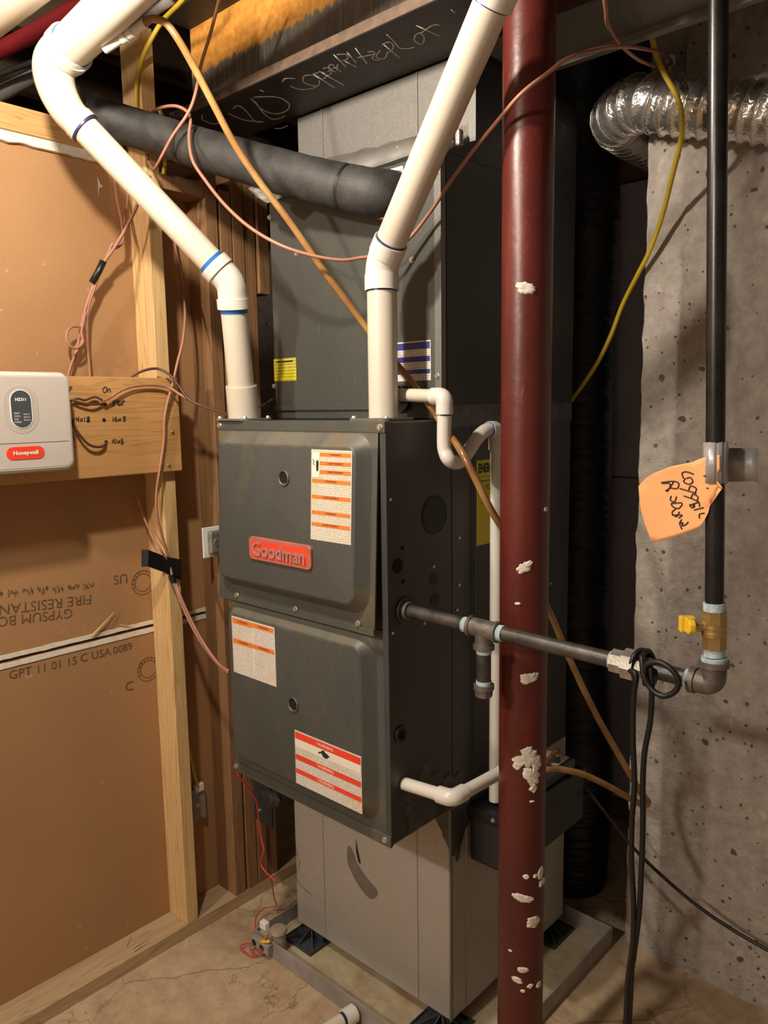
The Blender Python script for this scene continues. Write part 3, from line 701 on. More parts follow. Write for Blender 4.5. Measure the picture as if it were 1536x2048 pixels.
# plenum and trunk
pl = thing('supply_plenum', (-.26, .48, CZ1), 'galvanised supply plenum between the coil cabinet and the steel beam', 'plenum')
def plenum():
    bm = B(); x0, x1 = -.53, .0
    lo = [(x0+.01, .19), (x1, .19), (x1, .712), (x0+.01, .712)]; hi = [(x0, .268), (x1, .268), (x1, .712), (x0, .712)]
    prism(bm, [[Vector((x, y, CZ1+.001)) for x, y in lo], [Vector((x, y, CZ1+.05)) for x, y in hi], [Vector((x, y, 2.196)) for x, y in hi]])
    return mk('plenum_body', bm, 'galvmid', pl, bevel=.002)
plenum()
bm = B(); n = 40; r0 = []; r1 = []
for i in range(n+1):
    x = -.52+.53*i/n; wz = .008*noise.noise(Vector((x*16, 0, 1)))-.002
    r0.append(bm.verts.new((x, .188+.004*noise.noise(Vector((x*20, 3, 1))), CZ1+.048+.01*0))); r1.append(bm.verts.new((x, .166+.008*noise.noise(Vector((x*20, 9, 1))), CZ1+.004+wz)))
for i in range(n): bm.faces.new((r0[i], r0[i+1], r1[i+1], r1[i]))
fl = mk('loose_flange', bm, 'galvmid', pl, smooth=True); s_ = fl.modifiers.new('solid', 'SOLIDIFY'); s_.thickness = .0012
for x in (-.44, -.26, -.12, -.03): screw(pl, (x, .184, CZ1+.032), (0,-1,0), .004)
for x in (-.44, -.14): bx('plenum_crease', x, x+.004, .2655, .268, CZ1+.052, 2.195, 'galvmid', pl)
bm = B(); a = []; b_ = []
for i in range(41):
    x = -.52+.52*i/40; z = 2.085-.03*(i/40)+.006*noise.noise(Vector((x*25, 0, 4)))+.003*noise.noise(Vector((x*90, 0, 4)))
    a.append(bm.verts.new((x, .2668, CZ1+.05))); b_.append(bm.verts.new((x, .2668, z)))
for i in range(40): bm.faces.new((a[i], a[i+1], b_[i+1], b_[i]))
M['foiltape'] = plain('dull_foil_tape', (.20, .185, .16), .42, .5, vary=.2, scale=20, bumpst=.3)
mk('foil_tape', bm, 'foiltape', pl)
mk('side_skin', prism(B(), [[Vector((x, y, z)) for y, z in ((.20, CZ1+.001), (.712, CZ1+.001), (.712, 2.196), (.28, 2.196), (.28, CZ1+.055))] for x in (.0004, .0018)]), 'blackduct', pl)
bx('corner_tab', .0, .018, .2665, .268, CZ1+.035, 2.16, 'galvmid', pl)
bx('latch', .005, .022, .205, .222, CZ1+.012, CZ1+.044, 'union', pl, .004)
td = thing('supply_trunk_duct', (1.0, .35, 2.184), 'dull galvanised trunk duct running behind the steel beam', 'duct')
bx('duct_body', .0145, 2.68, .27, .452, 2.199, 2.42, 'galvdark', td, .002)
bx('standing_lip', .0145, 2.68, .436, .4535, 2.184, 2.20, 'galvdark', td, .001)

# ================================================================== return box on risers in a drain pan
rb = thing('return_air_box', (-.27, .46, .04), 'galvanised sheet metal return box under the furnace with a dark scuff', 'sheet metal box')
bx('box_body', -.547, 0, .198, .712, .04, FZ0-.001, 'galv', rb, .002)
for x in (-.435, -.105): bx('front_crease', x, x+.005, .1955, .198, .045, FZ0-.004, 'galv', rb, .001)
for y in (.255, .42, .60): bx('side_crease', 0, .002, y, y+.005, .045, FZ0-.004, 'galv', rb, .0008)
bx('side_panel', 0, .0012, .2605, .712, .042, FZ0-.002, 'galv', rb)
bx('corner_fold', -.004, .0016, .196, .202, .04, FZ0-.002, 'galvdark', rb)
bm = B(); P = catmull([PY(u, v, .198) for u, v in ((697,1690), (705,1700), (715,1727), (735,1757), (753,1778), (755,1790), (746,1798), (735,1793), (715,1767), (697,1730), (694,1705), (697,1690))], 4)[:-1]
prism(bm, [[Vector((p.x, .198-o, p.z)) for p in P] for o in (0, .0006)])
M['scuff'] = plain('dark_scuff', (.17, .145, .125), .7, vary=.3); mk('scuff_mark', bm, 'scuff', rb)
bm = B(); P = [PY(u, v, .198) for u, v in ((712,1678), (716,1700), (722,1727), (718,1725), (713,1705))]; prism(bm, [[Vector((p.x, .1974-o, p.z)) for p in P] for o in (0, .0006)]); mk('scuff_mark', bm, 'ink', rb)
bm = B(); ring = [(.0, .572), (-.052, .572), (-.056, .555), (-.046, .541), (-.040, .528), (-.033, .520), (-.026, .512), (-.022, .497), (-.013, .490), (-.007, .476), (0, .470)]
prism(bm, [[Vector((x, .198-o, z)) for x, z in ring] for o in (0, .0008)]); mk('tape_smear', bm, 'smear', rb)
bm = B(); ring = [(.198, .572), (.315, .572), (.312, .548), (.292, .535), (.276, .527), (.262, .512), (.250, .503), (.241, .485), (.233, .470), (.226, .440), (.219, .436), (.213, .452), (.205, .458), (.198, .462)]
prism(bm, [[Vector((o, y, z)) for y, z in ring] for o in (.0012, .0024)]); mk('tape_smear', bm, 'smear', rb)
# return duct stub on the far side of the box
rd = thing('return_duct_stub', (-.65, .40, .30), 'dull metal return duct stub joining the far side of the return box', 'duct')
bx('duct_body', -.725, -.549, .200, .60, .405, .560, 'galvdark', rd, .002)
bx('front_plate', -.724, -.642, .1935, .1995, .285, .560, 'plate', rd, .001)
mk('plate_bolt', cyl(B(), (-.700, .1935, .318), (-.700, .190, .318), .0055, 10), 'screw', rd)
bm = B(); bmesh.ops.create_icosphere(bm, subdivisions=3, radius=1)
for v in bm.verts:
    k = 1+.35*noise.noise(v.co*2.2)+.15*noise.noise(v.co*6); v.co = Vector((-.625+v.co.x*.040*k, .178+v.co.y*.017*k, .388+v.co.z*.026*k))
mk('insulation_wad', bm, 'insul', rd, smooth=True)
# drain pan
PX0, PX1, PY0, PY1, PH = -.60, .138, .085, .745, .050
dp = thing('drain_pan', (-.23, .42, 0), 'shallow grey drain pan with stained bottom under the return box', 'drain pan')
bx('pan_floor', PX0+.002, PX1-.002, PY0+.002, PY1-.002, .001, .005, 'pan', dp)
for nm, a in (('pan_rim', (PX0, PX1, PY0, PY0+.004, 0, PH)), ('pan_rim', (PX0, PX1, PY1-.004, PY1, 0, PH)), ('pan_rim', (PX0, PX0+.004, PY0+.004, PY1-.004, 0, PH)), ('pan_rim', (PX1-.004, PX1, PY0+.004, PY1-.004, 0, PH))):
    bx(nm, *a, 'panrim', dp, .001)
def riser(x, y, sx, sy, lab):
    """square plastic foot: base plate, corner block and radial ribs"""
    t = thing('equipment_riser', (x, y, .005), lab, 'riser', 'black plastic feet under the return box')
    bx('base_plate', x-.055, x+.055, y-.055, y+.055, .005, .009, 'riser', t, .001)
    bx('top_pad', min(x, x+sx*.045), max(x, x+sx*.045), min(y, y+sy*.045), max(y, y+sy*.045), .009, .0395, 'riser', t, .002)
    for ang in (0, 40, 90, 140, 180, 230, 270, 320):
        a = math.radians(ang); d = Vector((math.cos(a), math.sin(a), 0)); s = Vector((-d.y, d.x, 0))*.0016; L_ = .053/max(abs(d.x), abs(d.y))
        bm = B(); c = Vector((x, y, 0))
        prism(bm, [[c+o+Vector((0,0,.009)), c+d*L_+o+Vector((0,0,.009)), c+d*L_*.95+o+Vector((0,0,.013)), c+d*.004+o+Vector((0,0,.038)), c+o+Vector((0,0,.038))] for o in (-s, s)])
        mk('rib', bm, 'riser', t)
    bm = B()
    for x0, x1, y0, y1 in ((-.055,.055,-.055,-.052), (-.055,.055,.052,.055), (-.055,-.052,-.052,.052), (.052,.055,-.052,.052)): box(bm, x+x0, x+x1, y+y0, y+y1, .009, .014)
    mk('edge_lip', bm, 'riser', t)
    return t
riser(-.50, .207, 1, 1, 'ribbed black plastic foot beside the float switch')
riser(-.035, .205, -1, 1, 'ribbed black plastic foot under the box corner beside the column')
riser(-.02, .665, -1, -1, 'ribbed black plastic foot deep in the pan toward the concrete wall')
# float switch clipped to the corner of the pan
fs = thing('float_switch', (-.56, .10, .02), 'grey float switch with tan cap clipped to the drain pan corner', 'float switch')
bx('clip_body', -.590, -.520, .066, .084, .018, .046, 'wetgrey', fs, .003)
M['tan'] = plain('dusty_tan_plastic', (.33, .27, .20), .6, vary=.25, bumpst=.3)
c0 = Vector((-.528, .112, .006))
cc = mk('switch_barrel', cyl(B(), c0, c0+Vector((0,0,.058)), .021, 24, .020), 'tan', fs, smooth=True); sharp(cc)
cc = mk('switch_cap', cyl(B(), c0+Vector((0,0,.058)), c0+Vector((0,0,.066)), .024, 24, .022), 'tan', fs, smooth=True); sharp(cc)
bx('bridge', -.575, -.528, .084, .112, .050, .060, 'tan', fs, .002)
for x in (-.578, -.545): mk('socket_hole', cyl(B(), (x, .0655, .031), (x, .0665, .031), .009, 18), 'hole', fs)
bx('lead_block', -.585, -.560, .092, .108, .056, .078, 'white', fs, .002)
def redw(name, px, z=None, ks=None):
    pts = [PZ(u, v, zz) for (u, v), zz in zip(px, z)]; return tube(name, pts, .0017, 'redwire', fs, 7, 5)
redw('red_lead', [(536,1868), (530,1885), (520,1903), (506,1913), (490,1905), (480,1893), (495,1887), (515,1888)], [.075, .05, .02, .006, .006, .012, .012, .01])
redw('red_lead', [(538,1866), (533,1880), (527,1898), (512,1910), (500,1896), (512,1887), (524,1880)], [.078, .055, .03, .008, .012, .02, .03])
redw('red_lead', [(515,1893), (511,1860), (513,1832), (530,1816), (552,1812), (548,1795), (543,1762), (541,1752)], [.008, .03, .032, .03, .035, .07, .13, .15])
nut = PZ(530, 1883, .05); mk('wire_nut', cyl(B(), nut+Vector((-.012,-.004,-.004)), nut+Vector((.016,.004,.006)), .0055, 10, .004), 'yellow', fs, smooth=True)
# red control lead from the furnace base
tag(tube('control_wire', [PY(u, v, y) for u, v, y in ((472,1537,-.002), (478,1550,.0), (492,1572,.02), (511,1598,.05), (516,1625,.06), (518,1650,.06), (524,1682,.06), (528,1700,.06), (521,1722,.06), (527,1738,.06), (540,1752,.06), (552,1762,.06))], .0021, 'redwire', None, 8, 6),
    'frayed red wire hanging from the furnace underside toward the bottom plate', 'wire')
# PVC drain stub lying on the floor in front of the pan
ds = thing('pan_drain_pipe', (-.22, .04, 0), 'short white PVC pipe with dark blue ring leaving the pan front', 'pipe')
a = Vector((-.205, .083, .0225)); b = PZ(655, 2060, .02); d = (b-a).normalized()
pipe('pipe', a, a+d*.30, .0167, 'pvcold', ds); pipe('coupling', a+d*.004, a+d*.034, .0215, 'pvc', ds); pipe('primer_ring', a+d*.034, a+d*.041, .0174, 'primerdark', ds)

# ================================================================== vents
def fit_ring(par, p, d, r, mat, L=.006): return pipe('primer_ring', p, p+d*L, r, mat, par)
RP = .03015
vl = thing('vent_pipe', (-.47, .035, FZ1), 'white PVC vent with bright blue rings bending up toward the stud wall', 'vent pipe')
A0 = PY(488, 832, .035); A0.z = FZ1; A1 = PK(463, 566, 1.735); A2 = PK(150, 236, 1.625)
d01 = (A1-A0).normalized(); d12 = (A2-A1).normalized()
mk('base_flange', prism(B(), [[Vector((A0.x+x, A0.y+y, z)) for x, y in rrect(0, 0, .116, .096, .018)] for z in (FZ1+.0015, FZ1+.006)]), 'galvdark', vl)
for sx in (-1, 1): screw(vl, (A0.x+sx*.048, A0.y-.034, FZ1+.006), (0,0,1), .005); screw(vl, (A0.x+sx*.048, A0.y+.034, FZ1+.006), (0,0,1), .005)
pipe('coupling', A0+Vector((0,0,.006)), A0+Vector((0,0,.006))+d01*.078, .0362, 'pvcold', vl)
pipe('pipe', A0+d01*.06, A1-d01*.02, RP, 'pvcold', vl)
def elbow(par, c, di, do, r, L, mat, lip=.0035, lipw=.022, rad=.05, r_out=None):
    """socket elbow: swept body with thicker sockets at both ends"""
    r_out = r_out or r
    path = fillet([c-di*L, c, c+do*L], rad, 10)
    e = mk('elbow', sweep(B(), path, lambda t: r+(r_out-r)*t+.003, 28), mat, par, smooth=True); sharp(e)
    pipe('elbow_socket', c-di*L, c-di*(L-lipw), r+.003+lip, mat, par); pipe('elbow_socket', c+do*(L-lipw), c+do*L, r_out+.003+lip, mat, par)
    return e
elbow(vl, A1, d01, d12, RP, .056, 'pvc')
fit_ring(vl, A1-d01*.066, d01, RP+.0006, 'primer', .010); fit_ring(vl, A1+d12*.056, d12, RP+.0006, 'primer', .009)
pipe('pipe', A1+d12*.02, A2-d12*.01, RP, 'pvcold', vl)
A2e = A2+d12*.035
A3 = PK(84, 120, 1.60); A4 = PK(330, -90, 1.36)
D3 = (A4-A3).normalized(); RB = .0415
body = fillet([A2-d12*.02, A2e+(A2e-A2)*.6, A3+(A3-A4)*.0+D3*.04], .10, 14)
# sweep elbow from the small pipe up into the wide overhead pipe
pathE = catmull([A2-d12*.025, A2+d12*.02, PK(112, 172, 1.61), PK(110, 128, 1.60), PK(140, 95, 1.585)], 8)
e = mk('sweep_elbow', sweep(B(), pathE, lambda t: RP+.0035+(RB+.003-RP-.0035)*min(1, max(0, (t-.15)/.7)), 30), 'pvcold', vl, smooth=True)
pE = pathE[-1]; dE = (PK(330, -90, 1.36)-pE).normalized()
pipe('elbow_socket', pathE[0], pathE[3], RP+.0055, 'pvcold', vl)
fit_ring(vl, pathE[0]-(pathE[1]-pathE[0]).normalized()*.004, (pathE[1]-pathE[0]).normalized(), RP+.0048, 'primerdark', .0045)
pipe('elbow_socket', pE-dE*.018, pE+dE*.004, RB+.0065, 'pvc', vl, 36)
fit_ring(vl, pE+dE*.004, dE, RB+.0015, 'primer', .009)
pipe('overhead_pipe', pE-dE*.01, pE+dE*.75, RB, 'pvcold', vl, 40)
# barbed tap on the overhead pipe
tp = PK(232, 84, 1.53); tq = PK(290, 46, 1.50); dt = (tq-tp).normalized()
pipe('tap_fitting', tp-dt*.03, tp+dt*.020, .0088, 'pvc', vl); pipe('tap_fitting', tp+dt*.014, tp+dt*.026, .0118, 'pvc', vl, 12); pipe('tap_fitting', tp+dt*.032, tp+dt*.044, .0118, 'pvc', vl, 12); pipe('tap_fitting', tp+dt*.026, tq, .0092, 'pvc', vl)

vr = thing('vent_pipe', (-.07, .07, FZ1), 'white PVC vent rising past the coil label then leaning out past the maroon column', 'vent pipe')
B0 = PY(767, 835, .07); B0.z = FZ1; B1 = PY(763, 528, .075); B1 = Vector((B1.x, .075, B1.z)); B2 = PK(990, -8, 1.215)
e01 = (B1-B0).normalized(); e12 = (B2-B1).normalized()
mk('base_flange', prism(B(), [[Vector((B0.x+x, B0.y+y, z)) for x, y in rrect(-.005, 0, .108, .10, .018)] for z in (FZ1+.0015, FZ1+.006)]), 'galvdark', vr)
for sx in (-1, 1): screw(vr, (B0.x-.005+sx*.045, B0.y-.036, FZ1+.006), (0,0,1), .005)
pipe('pipe', B0+Vector((0,0,.006)), B1-e01*.02, RP, 'pvcold', vr)
elbow(vr, B1, e01, e12, RP, .052, 'pvc', lip=.0015, lipw=.03, rad=.06)
fit_ring(vr, B1-e01*.0545, e01, RP+.0007, 'primerdark', .003); fit_ring(vr, B1+e12*.052, e12, RP+.0008, 'primerdark', .004)
pipe('pipe', B1+e12*.02, B2, RP, 'pvcold', vr); pipe('coupling', B2-e12*.012, B2+e12*.075, RP+.005, 'pvc', vr); pipe('pipe', B2+e12*.06, B2+e12*.30, RP, 'pvcold', vr)
fit_ring(vr, B2-e12*.0145, e12, RP+.0007, 'primerdark', .0025)

# ================================================================== condensate piping and pump
R34 = .0134; RF = .0172
ct = thing('condensate_trap', (-.02, .115, 1.36), 'white PVC trap line looping down from the coil and dropping to the pump', 'drain pipe')
T0 = Vector((-.112, CY-.012, 1.497)); T1 = Vector((-.112, .125, 1.497))
E1 = PY(887, 792, .115); E1.y = .118
T1 = Vector((-.105, .118, E1.z+.006)); T0 = Vector((-.112, CY-.010, T1.z))
pipe('drain_adapter', T0, T1+Vector((0,.008,0)), .020, 'wetgrey', ct)
pipe('adapter_socket', T1-Vector((.012,0,0)), T1+Vector((.030,0,0)), .0195, 'pvc', ct); fit_ring(ct, T1+Vector((.030,0,0)), Vector((1,0,0)), R34+.003, 'primerdark', .004)
pipe('pipe', T1, E1-Vector((.012,0,0)), R34, 'pvcold', ct)
e = mk('elbow', sweep(B(), fillet([E1-Vector((.030,0,0)), E1, E1-Vector((0,0,.036))], .022, 10), RF, 24), 'pvc', ct, smooth=True); sharp(e)
Eb = E1-Vector((0,0,.036)); fit_ring(ct, Eb-Vector((0,0,.003)), Vector((0,0,1)), R34+.0005, 'primerdark', .003)
V0 = PX(988, 868, .050)
trap = [Eb+Vector((0,0,.01)), PY(888, 880, .120), PY(890, 902, .121), PY(899, 920, .124), PX(915, 925, .05), PX(930, 912, .05), PX(950, 882, .05), PX(966, 864, .05), PX(982, 857, .05), PX(990, 857, .05)]
mk('trap_bend', sweep(B(), catmull(trap, 6), R34+.0010, 20), 'pvc', ct, smooth=True)
vx, vy = .050, .300
vt = PX(985, 858, .05).z
e = mk('elbow', sweep(B(), fillet([Vector((vx, vy-.028, vt)), Vector((vx, vy, vt)), Vector((vx, vy, vt-.045))], .02, 8), RF, 22), 'pvc', ct, smooth=True); sharp(e)
fit_ring(ct, Vector((vx, vy-.031, vt)), Vector((0,1,0)), R34+.0022, 'primer', .004)
pipe('drop_pipe', Vector((vx, vy, vt-.03)), Vector((vx, vy, .572)), R34, 'pvc', ct)
dl = thing('furnace_drain_pipe', (.03, .1, .62), 'white PVC drain elbowing from furnace side back toward the pump', 'drain pipe')
S0 = PX(808, 1567, .001); S0.x = .0015
S1 = Vector((.075, S0.y+.0, S0.z-.004)); S1 = PY(905, 1597, S0.y); S2 = Vector((S1.x, S1.y+.33, S1.z-.004))
S2 = S1 + (PX(1000, 1545, S1.x+.002)-S1)*1.25
pipe('pipe', S0, S1, R34, 'pvc', dl); u_ = (S1-S0).normalized(); v_ = (S2-S1).normalized()
e = mk('elbow', sweep(B(), fillet([S1-u_*.034, S1, S1+v_*.036], .022, 10), RF, 24), 'pvc', dl, smooth=True); sharp(e)
pipe('pipe', S1, S2, R34, 'pvc', dl)
pump = thing('condensate_pump', (.07, .45, .42), 'black condensate pump hung on the return box behind the column', 'pump')
bx('reservoir', .006, .118, .262, .60, .425, .535, 'black', pump, .006, seg=3)
bx('lid', .003, .122, .258, .605, .535, .562, 'black', pump, .004)
bx('motor_cover', .018, .108, .42, .575, .562, .595, 'plate', pump, .008, seg=3)
bx('pump_label', .030, .095, .50, .565, .595, .5958, 'white', pump)
bx('hanger_tab', .0015, .006, .27, .59, .50, .57, 'plate', pump)
screw(pump, (.075, .258, .55), (0,-1,0), .004)
pipe('outlet', (.085, .52, .5955), (.085, .52, .612), .008, 'plate', pump, 14)

# ================================================================== maroon column
PCX, PCY, PR = .2145, .155, .0466
sc = thing('support_column', (PCX, PCY, 0), 'round maroon painted steel column splashed with dried plaster', 'column')
cbm = B(); Lr = [PR+.0008*noise.noise(Vector((0, 0, i*.7))) for i in range(60)]
prism(cbm, [[Vector((PCX+PR*math.cos(a), PCY+PR*math.sin(a), z)) for a in [2*math.pi*i/48 for i in range(48)]] for z in (.008, 2.190)])
shaft = mk('shaft', cbm, 'maroon', sc, smooth=True); sharp(shaft)
bx('base_plate', PCX-.075, PCX+.075, PCY-.075, PCY+.075, 0, .008, 'maroon', sc, .001) if PCX-.075 > PX1 else bx('base_plate', PX1+.003, PCX+.075, PCY-.075, PCY+.075, 0, .008, 'maroon', sc, .001)
bx('cap_plate', PCX-.08, PCX+.08, PCY-.08, PCY+.08, 2.190, 2.1975, 'maroon', sc, .001)
def on_pole(u, v, r=PR):
    d = ray(u, v); ox, oy = CAM.x-PCX, CAM.y-PCY
    a = d.x*d.x+d.y*d.y; b_ = ox*d.x+oy*d.y; c = ox*ox+oy*oy-r*r; q = b_*b_-a*c
    if q < 0: return None
    return CAM+d*((-b_-math.sqrt(q))/a)
def splat(u, v, w_, h, sd, ang=0, rough=.35, th=.0035):
    p = on_pole(u, v)
    if p is None: return
    a0 = math.atan2(p.y-PCY, p.x-PCX); s = 1.46/FPX; bm = B(); n = 54; rings = []
    ca, sa = math.cos(ang), math.sin(ang)
    va = Vector((CAM.x-PCX, CAM.y-PCY)); phi = math.atan2(va.y, va.x); fs_ = max(.3, math.cos(a0-phi))
    K = [1+rough*.75*noise.noise(Vector((math.cos(2*math.pi*i/n)*1.3, math.sin(2*math.pi*i/n)*1.3, sd)))+rough*.38*noise.noise(Vector((math.cos(2*math.pi*i/n)*3.6, math.sin(2*math.pi*i/n)*3.6, sd+4))) for i in range(n)]
    for f, hh in ((1, .0), (.9, .7), (.6, 1.0), (.3, .9)):
        ring = []
        for i in range(n):
            t = 2*math.pi*i/n; k = f*(1+(K[i]-1)*(.4+.6*f))
            x = w_/2*math.cos(t)*k; y = h/2*math.sin(t)*k; X = (x*ca-y*sa)*s; Y = (x*sa+y*ca)*s
            aa = a0+X/PR/fs_; rr_ = PR-.0006+th*hh*(.85+.6*noise.noise(Vector((x*.25, y*.25, sd))))
            ring.append(Vector((PCX+rr_*math.cos(aa), PCY+rr_*math.sin(aa), p.z-Y)))
        rings.append(ring)
    prism(bm, rings, False, True); mk('plaster_splat', bm, 'plaster', sc, smooth=True)
for i, (u, v, w_, h, ang, rg) in enumerate([(1052,576,44,22,.25,.5), (1047,1135,34,22,-.5,.5), (1059,1357,40,26,-.2,.5), (1035,1207,12,6,-.1,.3), (1056,1516,46,36,-.4,1.0), (1066,1556,26,44,-.3,1.0), (1042,1524,36,18,-.6,1.0), (1073,1528,16,34,.2,.8), (1068,1575,14,20,.3,.8), (1054,1500,24,12,-.5,.9), (1032,1535,16,8,.5,.8), (1060,1545,22,14,.8,.9),
        (1052,1753,15,10,.1,.3), (1081,1746,12,26,.1,.4), (1084,1764,12,18,.2,.4), (1070,1752,8,8,0,.3), (1046,1797,50,18,.28,.4), (1067,1844,28,26,-.3,.5), (1021,1901,8,5,.2,.3), (1046,1940,26,13,.1,.3),
        (1034,1960,26,14,.3,.4), (1060,1972,13,9,-.2,.3), (1046,1982,11,7,0,.3), (1077,1969,10,13,.2,.3), (1064,1603,10,5,.1,.3), (1091,1018,6,9,.3,.4)]):
    splat(u, v, w_, h, i*3.3+1, ang, rg)

# ================================================================== gas line
GY, GZ, GR = .049, 1.066, .0134
gs = thing('gas_line', (.3, GY, GZ), 'black iron gas pipe from furnace side to a riser with yellow-handled brass valve', 'gas pipe')
G0 = Vector((.0, GY, PX(810, 1220, 0).z)); G1 = PY(1405, 1364, GY); dg = (G1-G0).normalized()
def along(px): return PY(px, 1222+(px-805)*(140/590), GY)
def gp(px): # point on pipe axis at pixel column px
    t0, t1 = 0.0, 1.2
    for _ in range(40):
        t = (t0+t1)/2; P = G0+dg*t; k = P-CAM; u = 768+FPX*k.dot(RT)/k.dot(FW)
        if u < px: t0 = t
        else: t1 = t
    return G0+dg*t
pipe('wall_collar', G0+dg*.0015, G0+dg*.006, .0285, 'iron', gs); pipe('wall_collar', G0+dg*.006, G0+dg*.014, .019, 'fitting', gs)
pipe('horizontal_pipe', G0, gp(1405), GR, 'iron', gs)
T = gp(968)
def band(p, d, r, w_=.010, mat='fitting', seg=28): return pipe('fitting_band', p-d*w_/2, p+d*w_/2, r, mat, gs, seg)
tee = mk('tee', cyl(B(), T-dg*.032, T+dg*.032, .0178, 26), 'fitting', gs, smooth=True); sharp(tee)
band(T-dg*.029, dg, .0200, .007); band(T+dg*.029, dg, .0200, .007)
dn = Vector((0,0,-1)); pipe('tee_branch', T, T+dn*.036, .0170, 'fitting', gs); band(T+dn*.034, dn, .0200, .008)
pipe('pipe_dope', T-dg*.046, T-dg*.032, .0148, 'sealant', gs); pipe('pipe_dope', T+dg*.032, T+dg*.044, .0150, 'sealant', gs)
pipe('drip_leg', T+dn*.036, T+dn*.115, .0134, 'iron', gs); pipe('pipe_dope', T+dn*.038, T+dn*.047, .0144, 'sealant', gs); pipe('pipe_dope', T+dn*.100, T+dn*.108, .0146, 'sealant', gs)
pipe('drip_cap', T+dn*.107, T+dn*.116, .0195, 'fitting', gs); pipe('drip_cap', T+dn*.116, T+dn*.130, .0172, 'fitting', gs, 8, .0165)
pipe('pipe_dope', gp(1226)-dg*.004, gp(1236), .0152, 'sealant', gs)
U = gp(1256); pipe('union', U-dg*.026, U-dg*.004, .0205, 'union', gs, 8); pipe('union', U-dg*.004, U+dg*.016, .0265, 'union', gs, 8); pipe('union', U+dg*.016, U+dg*.036, .0190, 'union', gs, 8)
EC = gp(1428); EC = Vector((EC.x, GY, EC.z))
pipe('pipe_dope', gp(1372), gp(1388), .0150, 'sealant', gs)
rtop = PY(1437, -40, GY); rd_ = Vector((rtop.x-EC.x, 0, rtop.z-EC.z)).normalized()
e = mk('elbow', sweep(B(), fillet([EC-dg*.034, EC, EC+rd_*.034], .022, 10), .0178, 24), 'fitting', gs, smooth=True); sharp(e)
band(EC-dg*.031, dg, .0205, .009); band(EC+rd_*.033, rd_, .0218, .009)
pipe('pipe_dope', EC+rd_*.037, EC+rd_*.043, .0188, 'sealant', gs)
def rz(z): return EC+rd_*((z-EC.z)/rd_.z)
vz0 = PY(1436, 1298, GY).z; vz1 = PY(1436, 1222, GY).z
pipe('nipple', EC, rz(vz0+.01), GR, 'ironblk', gs); pipe('pipe_dope', rz(vz0-.012), rz(vz0), .0150, 'sealant', gs)
valve = pipe('ball_valve', rz(vz0), rz(vz0+.020), .0180, 'brass', gs, 8)
pipe('valve_body', rz(vz0+.019), rz(vz1-.018), .0172, 'brass', valve); pipe('valve_end', rz(vz1-.020), rz(vz1), .0182, 'brass', valve, 8)
for z in (vz0+.024, vz1-.024): pipe('valve_ring', rz(z-.002), rz(z+.002), .0182, 'brass', valve)
vc = rz((vz0+vz1)/2+.004); toc = Vector((-.75, -.55, 0)).normalized()
pipe('valve_stem', vc+toc*.012, vc+toc*.030, .0075, 'brass', valve, 14)
side = Vector((0,0,1)).cross(toc).normalized(); hb = B(); hc = vc+toc*.030
prism(hb, [[hc+side*x+Vector((0,0,z))+toc*o for x, z in ((-.022,-.012), (.010,-.010), (.016,-.004), (.016,.006), (.008,.012), (-.022,.010))] for o in (0, .010)])
mk('handle', hb, 'yellow', valve, bevel=.002)
hb = B(); prism(hb, [[hc+side*x+Vector((0,0,z))+toc*o for x, z in ((-.024,-.013), (-.010,-.013), (-.010,.011), (-.024,.011))] for o in (-.006, .016)]); mk('handle_wing', hb, 'yellow', valve, bevel=.002)
pipe('pipe_dope', rz(vz1), rz(vz1+.012), .0160, 'sealant', gs)
pipe('riser_pipe', rz(vz1-.01), rz(2.42), GR, 'ironblk', gs)
# silver tape and the orange note
tz0, tz1 = PY(1440, 966, GY).z, PY(1440, 884, GY).z
tb = B(); n = 40; ra = []; rc = []
vd = math.atan2(CAM.y-GY, CAM.x-.6)
Tp = []
for i in range(n+1):
    a = vd+math.radians(118)-math.radians(236)*i/n; Tp.append((math.cos(a)*.0166, math.sin(a)*.0166))
lx, ly = Tp[0]
ext = [(lx+.000, ly+.012), (lx+.010, ly+.022), (lx+.026, ly+.026), (lx+.036, ly+.025)]
Tp = ext[::-1]+Tp
for k, (x, y) in enumerate(Tp):
    wv = .003*noise.noise(Vector((k*.5, 0, 2))); e_ = .006 if k < 2 else 0
    p0 = rz(tz0+wv+e_*.3); p1 = rz(tz1-wv-(.010 if k < 4 else 0))
    ra.append(tb.verts.new((p0.x+x, p0.y+y, p0.z))); rc.append(tb.verts.new((p1.x+x, p1.y+y, p1.z)))
for i in range(len(ra)-1): tb.faces.new((ra[i], ra[i+1], rc[i+1], rc[i]))
dtp = mk('duct_tape', tb, 'ducttape', smooth=True); s_ = dtp.modifiers.new('solid', 'SOLIDIFY'); s_.thickness = .0006
tag(dtp, 'strip of silver duct tape wrapped on the black riser pipe', 'tape')
NK = PY(1400, 1000, .034); 
def note_pt(u, v):
    # the sheet bows a little and leans back from the pipe
    base = .0338+.00002*max(0, 1425-u)+(.0035*math.sin((u-1280)/45)*math.sin((v-900)/60) if u < 1421 else 0)
    return PY(u, v, base)
outl = [(1440,910), (1420,911), (1398,918), (1385,924), (1345,932), (1310,945), (1293,955), (1285,965), (1277,972), (1279,1000), (1283,1025), (1290,1048), (1298,1070), (1305,1085), (1330,1079), (1365,1068), (1395,1057), (1405,1048), (1417,1025), (1420,1012), (1430,995), (1445,976), (1443,972), (1421,966), (1440,940)]
bm = B(); bt = []
for u, v in outl: bt.append(bm.verts.new(note_pt(u, v)))
bm.faces.new(bt); bmesh.ops.triangulate(bm, faces=bm.faces); bmesh.ops.subdivide_edges(bm, edges=bm.edges, cuts=5, use_grid_fill=True)
